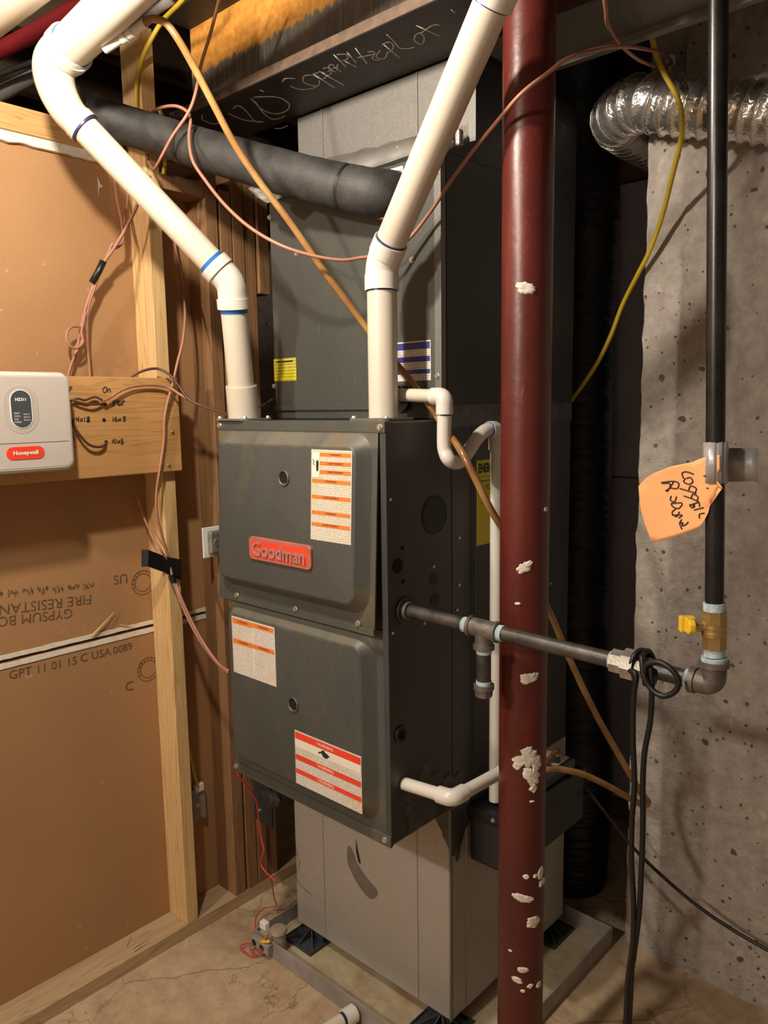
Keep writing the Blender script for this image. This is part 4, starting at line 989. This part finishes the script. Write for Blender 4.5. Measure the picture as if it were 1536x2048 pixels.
for v in bm.verts:
    k_ = v.co-CAM; v.co = note_pt(768+FPX*k_.dot(RT)/k_.dot(FW), 1024-FPX*k_.dot(UP)/k_.dot(FW))
nt_ = mk('paper_note', bm, 'note', smooth=True); s_ = nt_.modifiers.new('solid', 'SOLIDIFY'); s_.thickness = .0004; s_.offset = 0
tag(nt_, 'orange paper note with handwriting taped to the black riser pipe', 'note')
nl = [[(1090,445),(1045,430),(1020,440),(1030,470)], [(1040,470),(1030,490),(1060,505),(1085,490),(1070,465),(1045,470)], [(1005,530),(1055,545),(1105,560)], [(1060,540),(1072,515),(1105,530),(1100,555)],
      [(1030,575),(1080,592),(1122,612)], [(1075,588),(1085,565),(1115,580),(1110,605)], [(1065,625),(1075,645),(1095,640),(1090,620),(1085,640)], [(1070,630),(1120,615),(1125,640)], [(1092,660),(1150,645)], [(1125,710),(1125,685),(1155,678)],
      [(895,495),(965,487),(1000,500),(990,530),(950,525),(945,500),(900,500)], [(970,490),(930,550)], [(955,525),(920,545)], [(955,575),(950,600),(975,610),(988,578)], [(955,620),(1020,618),(1000,650),(965,640),(955,620)],
      [(985,650),(960,675),(985,700),(1005,670)], [(960,690),(1020,690),(1000,708)], [(1018,715),(1005,740),(1025,735),(1020,755),(1045,745),(1058,730)], [(1005,745),(1020,775)], [(1150,455),(1180,460)], [(1168,530),(1178,528)]]
strokes('ink_writing', tf(nl, 3, 1024, 800), note_pt, .0011, 'ink', nt_, Vector((.0002, -.0004, 0)))

# ================================================================== foil flex duct
fd = thing('foil_flex_duct', (.6, .69, 2.07), 'shiny crinkled foil flex duct hung along the concrete wall top', 'duct')
fp = [PY(1900,250,.685), PY(1700,238,.685), PY(1536,226,.685), PY(1420,217,.685), PY(1330,210,.685), PY(1282,206,.688)]; fz = fp[-1].z
path = catmull(fp+[Vector((.098,.735,fz)), Vector((.078,.82,fz)), Vector((.075,.95,fz)), Vector((.075,1.2,fz))], 30)
L_ = [0]
for a, b in zip(path, path[1:]): L_.append(L_[-1]+(b-a).length)
PIT = .030; bm = B(); seg = 40; rings = []; u = None
smp = []; tot = L_[-1]; ns = int(tot/.0035); j = 0
for i in range(ns+1):
    s_ = tot*i/ns
    while j < len(L_)-2 and L_[j+1] < s_: j += 1
    t = (s_-L_[j])/max(1e-9, L_[j+1]-L_[j]); smp.append(path[j].lerp(path[j+1], t))
for i, p in enumerate(smp):
    d = (smp[min(i+1, ns)]-smp[max(i-1, 0)]).normalized()
    if u is None: u, _ = frame(d)
    u = (u-d*u.dot(d)).normalized(); v = d.cross(u); s_ = tot*i/ns; ring = []
    for k in range(seg):
        a = 2*math.pi*k/seg; ph = (s_/PIT+a/(2*math.pi)) % 1.0
        r = .0640-.0075*math.sin(math.pi*ph)**.7+.0022*noise.noise(Vector((s_*60, math.cos(a)*4, math.sin(a)*4)))*math.sin(math.pi*ph)+.0016*noise.noise(Vector((s_*130+a*6, a*9, 1)))*math.sin(math.pi*ph)
        ring.append(bm.verts.new(p+(u*math.cos(a)+v*math.sin(a))*r))
    rings.append(ring)
for a, b in zip(rings, rings[1:]):
    for k in range(seg): bm.faces.new((a[k], a[(k+1) % seg], b[(k+1) % seg], b[k]))
mk('foil_sleeve', bm, 'foil', fd, smooth=True)
hel = []; u = None
for i, p in enumerate(smp):
    d = (smp[min(i+1, ns)]-smp[max(i-1, 0)]).normalized()
    if u is None: u, _ = frame(d)
    u = (u-d*u.dot(d)).normalized(); v = d.cross(u); s_ = tot*i/ns; a = -2*math.pi*s_/PIT
    hel.append(p+(u*math.cos(a)+v*math.sin(a))*.0642)
hel2 = catmull(hel, 2)
mk('spring_wire', sweep(B(), hel2, .0011, 6), 'screw', fd, smooth=True)
# white cable clip on the concrete
clp = thing('cable_clip', PY(1340, 125, .762), 'small white cable clip nailed high on the concrete wall', 'clip')
p = PY(1345, 120, .760); bx('clip_body', p.x-.010, p.x+.006, .744, .766, p.z-.010, p.z+.008, 'white', clp, .002)
bx('clip_tail', p.x-.008, p.x-.004, .758, .765, p.z-.036, p.z-.010, 'white', clp, .001)

# ================================================================== insulated flex behind the furnace
bm = B(); pth = catmull([(-.14,1.03,2.44), (-.13,1.02,2.0), (-.13,1.0,1.6), (-.125,.99,1.2), (-.11,.96,.85), (-.085,.93,.60), (-.07,.92,.42), (-.08,.93,.22), (-.10,.94,.0)], 60); rings = []
for i, p in enumerate(pth):
    r = .088+.02*i/len(pth); ring = []
    for k in range(44):
        a = 2*math.pi*k/44; rr_ = r+.005*noise.noise(Vector((math.cos(a)*1.5, math.sin(a)*1.5, p.z*70+math.sin(a*2)*.8)))+.003*noise.noise(Vector((math.cos(a)*3, math.sin(a)*3, p.z*150)))
        ring.append(bm.verts.new((p.x+rr_*math.cos(a), p.y+rr_*math.sin(a), p.z)) if True else None)
    rings.append(ring)
for a, b in zip(rings, rings[1:]):
    for k in range(44): bm.faces.new((a[k], a[(k+1) % 44], b[(k+1) % 44], b[k]))
bm.faces.new(rings[-1])
for v in [v for v in bm.verts if not v.link_faces]: bm.verts.remove(v)
tag(mk('insulated_flex_duct', bm, 'plastic_wrap', smooth=True), 'black plastic wrapped flex duct standing behind the furnace', 'duct')

# ================================================================== refrigerant lines
sl = thing('suction_line', (-.4, .05, 1.9), 'thick black foam insulated refrigerant line entering the coil cabinet', 'refrigerant line')
sp_ = [PK(142, 206, 1.76), PK(175, 220, 1.785), PK(235, 245, 1.81), PK(320, 272, 1.815), PK(400, 297, 1.785), PK(500, 326, 1.74), PK(600, 354, 1.68), PK(680, 374, 1.635), PK(740, 386, 1.605), PK(775, 391, 1.61), PK(795, 394, 1.68)]
sb = B(); pth = catmull(sp_, 10)
sweep(sb, pth, lambda t: .0415+.010*t+.0016*noise.noise(Vector((t*30, 0, 0)))-.003*math.exp(-((t-.72)/.006)**2)-.003*math.exp(-((t-.36)/.005)**2), 30)
mk('foam_sleeve', sb, 'insul', sl, smooth=True)
for k in (36, 72):
    mk('tape_wrap', sweep(B(), [pth[k], pth[k].lerp(pth[k+1], .9)], .0465 if k < 50 else .0492, 30, False), 'tape', sl, smooth=True)
lq = thing('liquid_line', PK(600, 385, 1.75), 'thin copper liquid line running below the black foam line', 'refrigerant line')
tube('copper_tube', [PK(540, 362, 1.74), PK(585, 377, 1.72), PK(650, 398, 1.68), PK(700, 418, 1.645), PK(740, 430, 1.615), PK(775, 438, 1.60), PK(800, 440, 1.63)], .0048, 'copper', lq, 12, 8)
bm = B(); c = PK(572, 372, 1.775); pts = [PK(u, v, k) for u, v, k in ((497,378,1.745), (545,352,1.72), (600,368,1.70), (560,398,1.72), (536,408,1.73), (515,395,1.74))]
bm.faces.new([bm.verts.new(p) for p in pts]); bmesh.ops.triangulate(bm, faces=bm.faces); bmesh.ops.subdivide_edges(bm, edges=bm.edges, cuts=4, use_grid_fill=True)
for v in bm.verts: v.co += FW*(.006*noise.noise(v.co*50))
hs = mk('hanger_strap', bm, 'galvdark', lq, smooth=True); s_ = hs.modifiers.new('solid', 'SOLIDIFY'); s_.thickness = .001
for u, v in ((545,356), (565,380), (598,366)):
    p = PK(u, v, 1.70); screw(lq, p, -FW, .0035, 'strap_screw')

# ================================================================== amber condensate tube
vpts = [tq-dt*.01, tq+dt*.004, PK(306,38,1.495), PK(330,45,1.495), PK(352,72,1.50), PK(380,120,1.52), PK(420,195,1.55), PK(470,290,1.585), PK(520,365,1.60), PK(580,445,1.61), PK(650,545,1.63), PK(710,625,1.637), PK(760,690,1.636), PK(820,760,1.625),
        PK(862,815,1.600), PK(886,850,1.580), PK(906,878,1.548), PK(928,912,1.512), PK(952,960,1.505), PK(985,1025,1.52), PK(1040,1110,1.58), PK(1097,1220,1.66), PK(1140,1320,1.72), PK(1190,1425,1.76), PK(1240,1515,1.785), PK(1280,1582,1.79),
        PK(1296,1603,1.785), PK(1288,1610,1.778), PK(1265,1600,1.775), PK(1225,1577,1.775), PK(1170,1550,1.76), PK(1120,1538,1.74), PK(1088,1536,1.72), Vector((.085,.52,.625)), Vector((.085,.52,.606))]
tag(tube('vinyl_tube', vpts, .0073, 'vinyl', None, 16, 8), 'long amber vinyl drain tube slanting from overhead vent tap down to the pump', 'tube')

# ================================================================== mounting board and zone panel
XB = -.75
mb = thing('mounting_board', (-.76, -.3, 1.32), 'wide cedar plank with handwritten notes screwed across the pine stud', 'board')
bx('plank', XF+.001, XB, -1.1, .028, 1.321, 1.560, 'board', mb, .002)
bl = [[(805,515),(790,530),(795,555),(815,550),(818,520),(805,515)], [(825,530),(828,555)], [(828,535),(842,530),(848,555)],
      [(885,620),(870,622),(868,638),(878,642),(875,658),(862,655)], [(900,615),(905,655)], [(890,632),(920,628)], [(922,638),(910,648),(918,658),(928,640),(932,656)], [(945,612),(940,655)], [(928,632),(962,622)],
      [(870,745),(866,780)], [(893,742),(880,765),(890,780),(905,770),(895,760),(884,768)], [(912,755),(928,778)], [(928,755),(910,778)], [(962,740),(945,745),(950,757),(965,765),(955,780),(945,770),(955,757),(965,745)],
      [(570,748),(566,782)], [(590,745),(585,765),(607,762)], [(605,742),(600,780)], [(615,755),(635,780)], [(635,752),(612,780)], [(650,745),(648,780)], [(685,742),(668,748),(672,760),(688,768),(678,784),(666,775),(680,757),(688,748)], [(668,745),(688,785)], [(676,742),(676,786)], [(684,745),(668,782)],
      [(868,915),(862,945)], [(885,915),(875,930),(882,945),(895,935),(890,915)], [(905,925),(920,945)], [(922,922),(903,948)], [(945,910),(930,918),(935,930),(948,938),(938,955),(930,945),(945,925)], [(530,515),(535,550)], [(530,515),(548,515),(548,530),(535,532)]]
strokes('ink_writing', tf(bl, 3.84, 0, 640), lambda u, v: PX(u, v, XB+.0002), .0012, 'ink', mb)
bm = B()
for u, v in ((208,840), (212,884), (210,808)):
    p = PX(u, v, XB); cyl(bm, p, p+Vector((.0008,0,0)), .0045, 12)
mk('bored_hole', bm, 'hole', mb)
for u, v in ((344,863), (337,930)): p = PX(u, v, XB); screw(mb, p, (1,0,0), .003)
zp = thing('zone_panel', (-.725, -.45, 1.35), 'light grey zone control panel with dark oval window and red badge', 'control panel')
ZY0, ZY1, ZZ0, ZZ1 = -.60, -.287, 1.349, 1.566; XP = -.690
def ry(cy, cz, w_, h, r, x, n=6): return [Vector((x, y, z)) for y, z in rrect(cy, cz, w_, h, r, n)]
cy, cz = (ZY0+ZY1)/2, (ZZ0+ZZ1)/2; W_, H_ = ZY1-ZY0, ZZ1-ZZ0
o = mk('housing', prism(B(), [ry(cy, cz, W_, H_, .022, XB), ry(cy, cz, W_, H_, .022, XP-.010), ry(cy, cz, W_-.006, H_-.006, .020, XP-.003), ry(cy, cz, W_-.016, H_-.016, .016, XP)]), 'panelrim', zp, smooth=True); sharp(o, 25)
mk('face_plate', prism(B(), [ry(cy, cz, W_-.020, H_-.020, .014, XP-.0005), ry(cy, cz, W_-.022, H_-.022, .013, XP+.0008)]), 'panel', zp)
oc = PX(42, 819, XP)
ov = mk('window_bezel', prism(B(), [ry(oc.y, oc.z, .076, .106, .0375, XP+.0006), ry(oc.y, oc.z, .072, .102, .0355, XP+.0012)]), 'panelrim', zp)
ov.data.materials.clear(); M['bez'] = plain('bezel_grey', (.46, .42, .38), .45, vary=.03); ov.data.materials.append(M['bez'])
mk('window_ring', prism(B(), [ry(oc.y, oc.z+.001, .0465, .083, .0232, XP+.001), ry(oc.y, oc.z+.001, .0465, .083, .0232, XP+.0022)]), 'white', zp)
scn_ = mk('window', prism(B(), [ry(oc.y, oc.z+.001, .0425, .079, .0212, XP+.0015), ry(oc.y, oc.z+.001, .0425, .079, .0212, XP+.0026)]), 'screen', zp)
def zt(s, y, z, size, mat='white', par=scn_, al='CENTER', bold=0): return text('print', s, size, mat, par, (XP+.0028, y, z), (0,1,0), (0,0,1), .0001, al, bold)
zt('HZ311', oc.y, oc.z+.021, .0085, bold=.0003)
for i, s in enumerate(('HEAT', 'COOL', 'FAN', 'PURGE')): zt(s, oc.y-.0165, oc.z-.008-.0062*i, .0048, al='LEFT')
for i in range(3): zt('Zone %d' % (i+1), oc.y+.0175, oc.z-.010-.0062*i, .0048, al='RIGHT')
lc = PX(51, 906, XP)
lg = mk('badge', prism(B(), [ry(lc.y, lc.z, .082, .0285, .0142, XP+.0005), ry(lc.y, lc.z, .080, .0270, .0134, XP+.0020)]), 'logo', zp)
zt('Honeywell', lc.y, lc.z+.0005, .0125, par=lg, bold=.0003)
bx('face_split_line', XP+.0007, XP+.0011, ZY0+.012, ZY1-.014, PX(70,885,XP).z-.0006, PX(70,885,XP).z+.0006, 'stamp', zp)

# ================================================================== cables
TR = .0036
def cable(name, pts, r, mat, label, cat='cable', group=None, seg=9, n=7):
    return tag(tube(name, pts, r, mat, None, seg, n), label, cat, group)
cable('thermostat_cable', [PK(1200,-60,1.22), PK(1205,-30,1.26), PK(1212,20,1.31), PK(1216,50,1.36), PK(1240,88,1.46), PY(1275,118,.50), PY(1310,132,.64), PY(1335,131,.738), PY(1343,124,.740), PY(1330,110,.66), PK(1300,100,1.58), PK(1250,93,1.42), PK(1200,98,1.36), PK(1140,115,1.31), PK(1090,150,1.29), PK(1040,190,1.295), PK(990,248,1.35),
      PK(940,310,1.41), PK(900,365,1.46), PK(865,418,1.53), PK(820,475,1.575), PK(775,507,1.59), PK(725,515,1.595), PK(680,520,1.59), PK(620,510,1.585), PK(560,490,1.59), PK(500,455,1.61), PK(450,410,1.64), PK(410,360,1.67), PK(385,320,1.69), PK(378,275,1.715), PK(381,240,1.72), PK(373,222,1.73), PK(350,212,1.745), PK(320,216,1.79), PK(300,229,1.84)],
      TR, 'tcable', 'pink-brown cable sagging across the coil front and over the maroon column')
cable('thermostat_cable', [PK(448,-30,1.60), PK(437,5,1.62), PK(420,70,1.66), PK(402,130,1.70), PK(390,190,1.70), PK(375,228,1.705), PK(345,272,1.72), PK(322,315,1.75), PK(308,338,1.79), PK(298,325,1.86), PK(294,302,1.93), PK(291,285,1.94)],
      TR, 'tcable', 'pink-brown cable dropping in front of beam web to stud wall')
XC = -.842
cable('thermostat_cable', [PX(300,352,-.74), PX(275,410,-.745), PX(250,460,-.765), PX(232,490,-.785), PX(212,520,-.80), PX(196,548,-.81), PX(180,590,-.82), PX(165,640,-.83), PX(158,680,-.835), PX(150,712,-.84), PX(140,752,-.845), PX(136,775,-.846)], .0040, 'tcable', 'pink-brown cable bundle strand running down to the knot above zone panel')
cable('thermostat_cable', [PX(230,345,XC), PX(233,390,XC), PX(243,440,-.83), PX(246,480,-.81), PX(232,496,-.792), PX(225,488,-.788), PX(218,505,-.795), PX(200,543,-.806), PX(188,580,-.815), PX(176,620,-.825), PX(175,680,-.835), PX(180,745,-.842), PX(181,775,-.846)], TR, 'tcable', 'pink-brown cable knotted beside the taped bundle on the gypsum')
cable('thermostat_cable', [PX(252,358,XC), PX(255,400,XC), PX(248,450,XC), PX(240,485,-.805), PX(222,500,-.80), PX(198,545,-.812), PX(178,605,-.828), PX(168,640,-.822), PX(163,665,-.818), PX(166,685,-.815), PX(150,697,-.815), PX(136,685,-.815), PX(134,665,-.817), PX(145,653,-.82), PX(160,655,-.82), PX(167,670,-.823), PX(160,690,-.828), PX(150,710,-.835), PX(138,745,-.842), PX(135,772,-.846)], .0033, 'tcable', 'pink-brown cable tied in a small ring above the zone panel')
tb_ = thing('electrical_tape', PX(193,545,-.80), 'short black tape wrap around pink-brown cable bundle on gypsum', 'tape')
mk('tape_wrap', sweep(B(), [PX(207,522,-.798), PX(196,545,-.807), PX(184,566,-.815)], .0085, 12), 'tape', tb_, smooth=True)
cable('thermostat_cable', [PX(344,440,XC), PX(350,490,XC), PX(362,560,-.82), PX(370,620,-.78), PX(366,680,-.745), PX(355,725,-.735), PX(345,770,-.735), PX(335,805,-.738), PX(329,840,-.740), PX(328,880,-.742), PX(321,930,-.743), PX(313,985,-.748), PX(314,1030,-.752), PX(325,1075,-.760), PX(336,1110,-.764), PX(346,1150,-.762), PX(360,1190,-.73), PX(385,1245,-.69), PX(410,1290,-.65), PX(437,1327,-.60), PX(457,1342,-.54)],
      TR, 'tcable', 'pink-brown cable hanging over the plank end and down to the furnace side')
cable('thermostat_cable', [PX(274,992,XC), PX(288,1035,XC), PX(303,1070,-.80), PX(320,1098,-.762), PX(338,1128,-.763), PX(348,1165,-.75), PX(366,1215,-.72), PX(392,1268,-.68), PX(420,1310,-.64), PX(445,1337,-.58), PX(457,1345,-.54)], .0033, 'tcable', 'pink-brown cable coming from under the plank into the black tape')
cable('thermostat_cable', [PX(205,802,-.735), PX(220,795,-.735), PX(240,782,-.736), PX(265,773,-.738), PX(300,770,-.738), PX(335,774,-.732), PX(362,790,-.70), PX(395,808,-.66), PX(430,823,-.60), PX(458,830,-.53)], .0033, 'tcable', 'brown cable crossing the plank face to the furnace top')
cable('thermostat_cable', [PX(258,760,-.765), PX(272,748,-.757), PX(295,739,-.75), PX(318,738,-.745), PX(342,752,-.72), PX(362,778,-.69), PX(380,800,-.67), PX(410,814,-.63), PX(440,824,-.57), PX(460,829,-.52)], .0033, 'dcable', 'dark brown cable rising over the plank top edge to furnace')
cable('thermostat_cable', [PX(140,803,-.742), PX(155,797,-.740), PX(170,800,-.74), PX(190,794,-.74), PX(206,801,-.735)], .0028, 'dcable', 'short twisted leads between zone panel and the word On')
cable('thermostat_cable', [PX(142,800,-.741), PX(165,806,-.738), PX(185,809,-.738), PX(204,808,-.744), PX(211,807,-.7495)], .0026, 'dcable', 'short dark lead from zone panel into the stat hole')
cable('thermostat_cable', [PX(143,838,-.742), PX(150,855,-.738), PX(162,873,-.736), PX(178,889,-.736), PX(195,894,-.738), PX(208,891,-.743), PX(212,885,-.7495)], .0032, 'dcable', 'brown lead looping from zone panel into lowest plank hole')
cable('thermostat_cable', [PY(548,797,.30), PY(535,806,.20), PY(522,812,.12), PY(505,820,.06)], .0028, 'tcable', 'thin cable end tucked behind the vent coupling')
# black tape holding two cables on the stud
bm = B(); P = [PX(u, v, XF+.001) for u, v in ((293,1099), (327,1112), (357,1118), (358,1158), (343,1155), (325,1144), (300,1135), (292,1132))]
prism(bm, [[p+Vector((.012 if i in (2,3,4) else .0085, 0, 0)) for i, p in enumerate(P)], [p+Vector((.0128 if i in (2,3,4) else .0093, 0, 0)) for i, p in enumerate(P)]])
P2 = [PX(u, v, -.80) for u, v in ((283,1099), (299,1100), (299,1135), (283,1135))]
tpo = thing('electrical_tape', PX(325,1130,XF), 'black tape strip holding cables against the pine stud', 'tape')
mk('tape_strip', bm, 'tape', tpo)
bm = B(); q0 = PX(297,1099,XF+.0095); q1 = PX(296,1133,XF+.0095); q2 = PX(283,1134,-.775); q3 = PX(283,1099,-.775); o_ = Vector((.0006,-.0006,0))
prism(bm, [[q0, q1, q2, q3], [q0+o_, q1+o_, q2+o_, q3+o_]]); mk('tape_flap', bm, 'tape', tpo)
bm = B(); sweep(bm, [PX(342,1150,-.757), PX(348,1165,-.752)], .008, 10); mk('tape_tail', bm, 'tape', tpo)
# yellow electrical cables
cable('electrical_cable', [PK(385,-40,1.66), PK(365,0,1.70), PK(325,42,1.80), PY(297,88,-.03), PY(282,125,-.027), PY(275,155,-.026), PY(273,190,-.026), PY(274,225,-.026), PY(280,248,-.0265)], .0055, 'ycable', 'yellow cable running down the pine stud above the foam line')
cable('electrical_cable', [PX(318,218,-.766), PX(324,235,-.762), PX(325,270,-.764), PX(330,320,-.764), PX(327,348,-.766)], .0050, 'ycable', 'short yellow cable loop on pine stud edge under foam line')
cable('electrical_cable', [PY(1302,60,.52), PY(1306,85,.56), PY(1313,112,.58), PY(1330,150,.585), PY(1350,185,.585), PY(1361,215,.585), PY(1364,250,.59), PY(1360,290,.61), PY(1345,350,.66), PY(1325,430,.72), PY(1300,500,.745), PY(1275,550,.76), PY(1245,610,.785), PY(1222,670,.80), PY(1195,725,.80), PY(1165,770,.80), PY(1148,793,.80), PY(1120,830,.80)], .0058, 'ycable', 'yellow cable hanging past the foil duct and behind the furnace')
cable('electrical_cable', [PX(372,1470,XC), PX(379,1505,XC), PX(388,1545,XC), PX(396,1575,-.84)], .0050, 'ycable', 'yellow cable dropping into the small grey metal box')
gb = thing('metal_box_plate', PX(400,1610,-.85), 'grey metal box plate with notched lower edge hanging on yellow cable', 'plate')
P = [PX(u, v, -.842) for u, v in ((384,1582), (398,1574), (408,1570), (411,1600), (413,1632), (408,1637), (405,1632), (401,1640), (398,1636), (394,1642), (388,1641))]
mk('plate', prism(B(), [[p-Vector((.012,0,0)) for p in P], P]), 'wetgrey', gb, bevel=.001)
p = PX(396,1610,-.842); mk('knockout', cyl(B(), p, p+Vector((.0015,0,0)), .0065, 16), 'panelrim', gb)
bx('clamp', -.852, -.836, PX(392,1577,-.842).y-.004, PX(404,1577,-.842).y+.004, PX(398,1580,-.842).z-.004, PX(398,1570,-.842).z+.004, 'white', gb, .002)
# wall switch box on the dark stud
jb = thing('junction_box', (-.765, .14, 1.07), 'metal junction box with white plate behind furnace edge', 'electrical box')
a = PX(406, 1085, -.765); z0, z1 = PX(410,1117,-.765).z, PX(406,1056,-.765).z
bx('cover_plate', -.7695, -.765, a.y, a.y+.075, z0, z1, 'white', jb, .002)
bx('box_body', -.765, -.745, a.y+.012, a.y+.075, z0+.012, z1-.010, 'union', jb, .006, seg=3)
mk('knockout', cyl(B(), (-.745, a.y+.034, (z0+z1)/2), (-.743, a.y+.034, (z0+z1)/2), .012, 20), 'screw', jb)
# black cords
cd_ = [PY(1300,1332,.030), PY(1304,1370,.026), PY(1301,1440,.026), PY(1290,1500,.026), PY(1286,1560,.026), PY(1286,1650,.026), PY(1283,1740,.026), PY(1278,1830,.026), PY(1268,1910,.026), PY(1262,1970,.026)]
z = cd_[-1]; tail = [Vector((z.x-.002, .026, .25)), Vector((z.x-.004, .022, .10)), Vector((z.x, .0, .02)), Vector((z.x+.03, -.05, .0075)), Vector((z.x+.10, -.10, .0065))]
hc = gp(1278)
loop = [PY(1255,2048,.020)]
left = [PY(1252,2040,.022), PY(1256,1960,.022), PY(1266,1880,.022), PY(1267,1800,.022), PY(1263,1720,.022), PY(1264,1640,.022), PY(1269,1570,.022), PY(1266,1480,.022), PY(1267,1400,.022), PY(1272,1350,.018)]
wrap = [hc+Vector((-.006, -.021, .0)), hc+Vector((-.002, -.014, .021)), hc+Vector((.002, .006, .026)), hc+Vector((.006, .020, .012)), hc+Vector((.012, .014, -.020)), hc+Vector((.016, -.010, -.022))]
rloop = [PY(1290,1345,.022), PY(1292,1330,.020), PY(1315,1324,.018), PY(1340,1336,.016), PY(1357,1360,.016), PY(1350,1383,.016), PY(1325,1392,.016), PY(1300,1375,.018), PY(1287,1348,.020), PY(1284,1318,.026), hc+Vector((.010, -.012, .024)), hc+Vector((.012, .008, .026)), hc+Vector((.018, .020, .0)), hc+Vector((.022, .006, -.024))]
zl = left[0]; ltail = [Vector((zl.x-.012, -.04, .0065)), Vector((zl.x-.006, .0, .012)), Vector((zl.x-.004, .018, .08)), Vector((zl.x-.002, .022, .25))]
cable('power_cord', ltail+left+wrap+rloop+cd_+tail, .0046, 'cord', 'black power cord knotted round the gas pipe union and hanging to the floor', 'cord', n=6)
cable('power_cord', [Vector((.110,.55,.56)), PY(1152,1553,.60), PY(1200,1612,.62), PY(1260,1688,.64), PY(1330,1757,.65), PY(1420,1830,.65), PY(1536,1900,.65), PY(1640,1945,.65), PY(1760,1965,.62), Vector((1.45,.60,.006))], .0043, 'cord', 'black power cord running from the pump across the concrete wall', 'cord')

# ================================================================== overhead pipes, upper corner
pp = thing('overhead_drain_pipe', PK(20,30,1.7), 'wide white pipe crossing overhead beside the red pipe', 'pipe')
a, b = PK(-140, 116, 1.75), PK(105, -82, 1.45); pipe('pipe', a, b, .047, 'pvcold', pp, 36); pipe('coupling', b, b+(b-a).normalized()*.06, .053, 'pvcold', pp, 36)
tag(tube('red_water_pipe', [PK(-60,130,2.05), PK(60,70,1.95), PK(130,30,1.87), PK(200,-15,1.79), PK(300,-90,1.68)], .0205, 'redpipe', None, 20, 6), 'red painted overhead pipe beside the wide vent pipe', 'pipe')
tag(tube('black_overhead_cable', [PK(-60,175,2.1), PK(0,148,2.06), PK(80,118,2.0), PK(200,60,1.9), PK(320,-40,1.76)], .0075, 'insul', None, 12, 6), 'thin black overhead cable under the red pipe', 'cable')
tag(tube('grey_overhead_conduit', [PK(-60,215,2.2), PK(0,188,2.16), PK(90,140,2.09), PK(220,75,1.98), PK(340,-10,1.86)], .020, 'wetgrey', None, 18, 6), 'dull grey overhead conduit below the thin black cable', 'conduit')

# ================================================================== small loose bits
def chip(name, pts, w_, label, mat='splinter', cat='wood chip'):
    bm = B(); P = [Vector(p) for p in pts]; sweep(bm, P, lambda t: w_*(1-.8*t) if len(P) > 1 else w_, 5); return tag(mk(name, bm, mat), label, cat)
chip('wood_splinter', [PX(184,1273,XD+.0040), PX(206,1249,XD+.010), PX(229,1224,XD+.006)], .0042, 'long wood splinter leaning on the gypsum seam')
chip('wood_splinter', [PX(242,1250,XD+.0035), PX(256,1252,XD+.005), PX(267,1255,XD+.004)], .0022, 'tiny wood splinter on gypsum seam near the pine stud')
for (u0, v0, u1, v1, lab) in ((266,1897,299,1876,'thin wood sliver lying on bottom plate, paired with another'), (268,1903,300,1881,'thin wood sliver lying nearest the plate edge'), (252,1893,266,1866,'upright wood sliver leaning on the gypsum above bottom plate')):
    a = PZ(u0, v0, .0405); b = PZ(u1, v1, .0415) if 'upright' not in lab else PX(u1, v1, XD+.003)
    chip('wood_sliver', [a, (a+b)/2+Vector((0,0,.001)), b], .0018, lab)
bm = B(); P = [PX(u, v, XD+.0006) for u, v in ((195,352), (200,366), (207,374), (199,376), (198,392), (196,376))]; prism(bm, [P, [p+Vector((.0005,0,0)) for p in P]]); mk('paper_tear', bm, 'insulfluff', gu)
# bare bulb holder for the main light, plus one for the added fill lamp
def bulb(pos, label):
    t = thing('light_bulb', pos, label, 'light bulb', 'bare bulbs on the joists')
    bx('lamp_base', pos.x-.05, pos.x+.05, pos.y-.05, pos.y+.05, pos.z+.115, pos.z+.135, 'white', t, .01)
    pipe('lamp_stem', pos+Vector((0,0,.055)), pos+Vector((0,0,.115)), .018, 'white', t)
    pipe('ceiling_strap', pos+Vector((0,0,.135)), Vector((pos.x, pos.y, 2.69)), .012, 'union', t)
bulb(BULB, 'bare bulb holder above the furnace aisle'); bulb(FILL_POS, 'added bulb holder for the unseen fill lamp at far end of room')
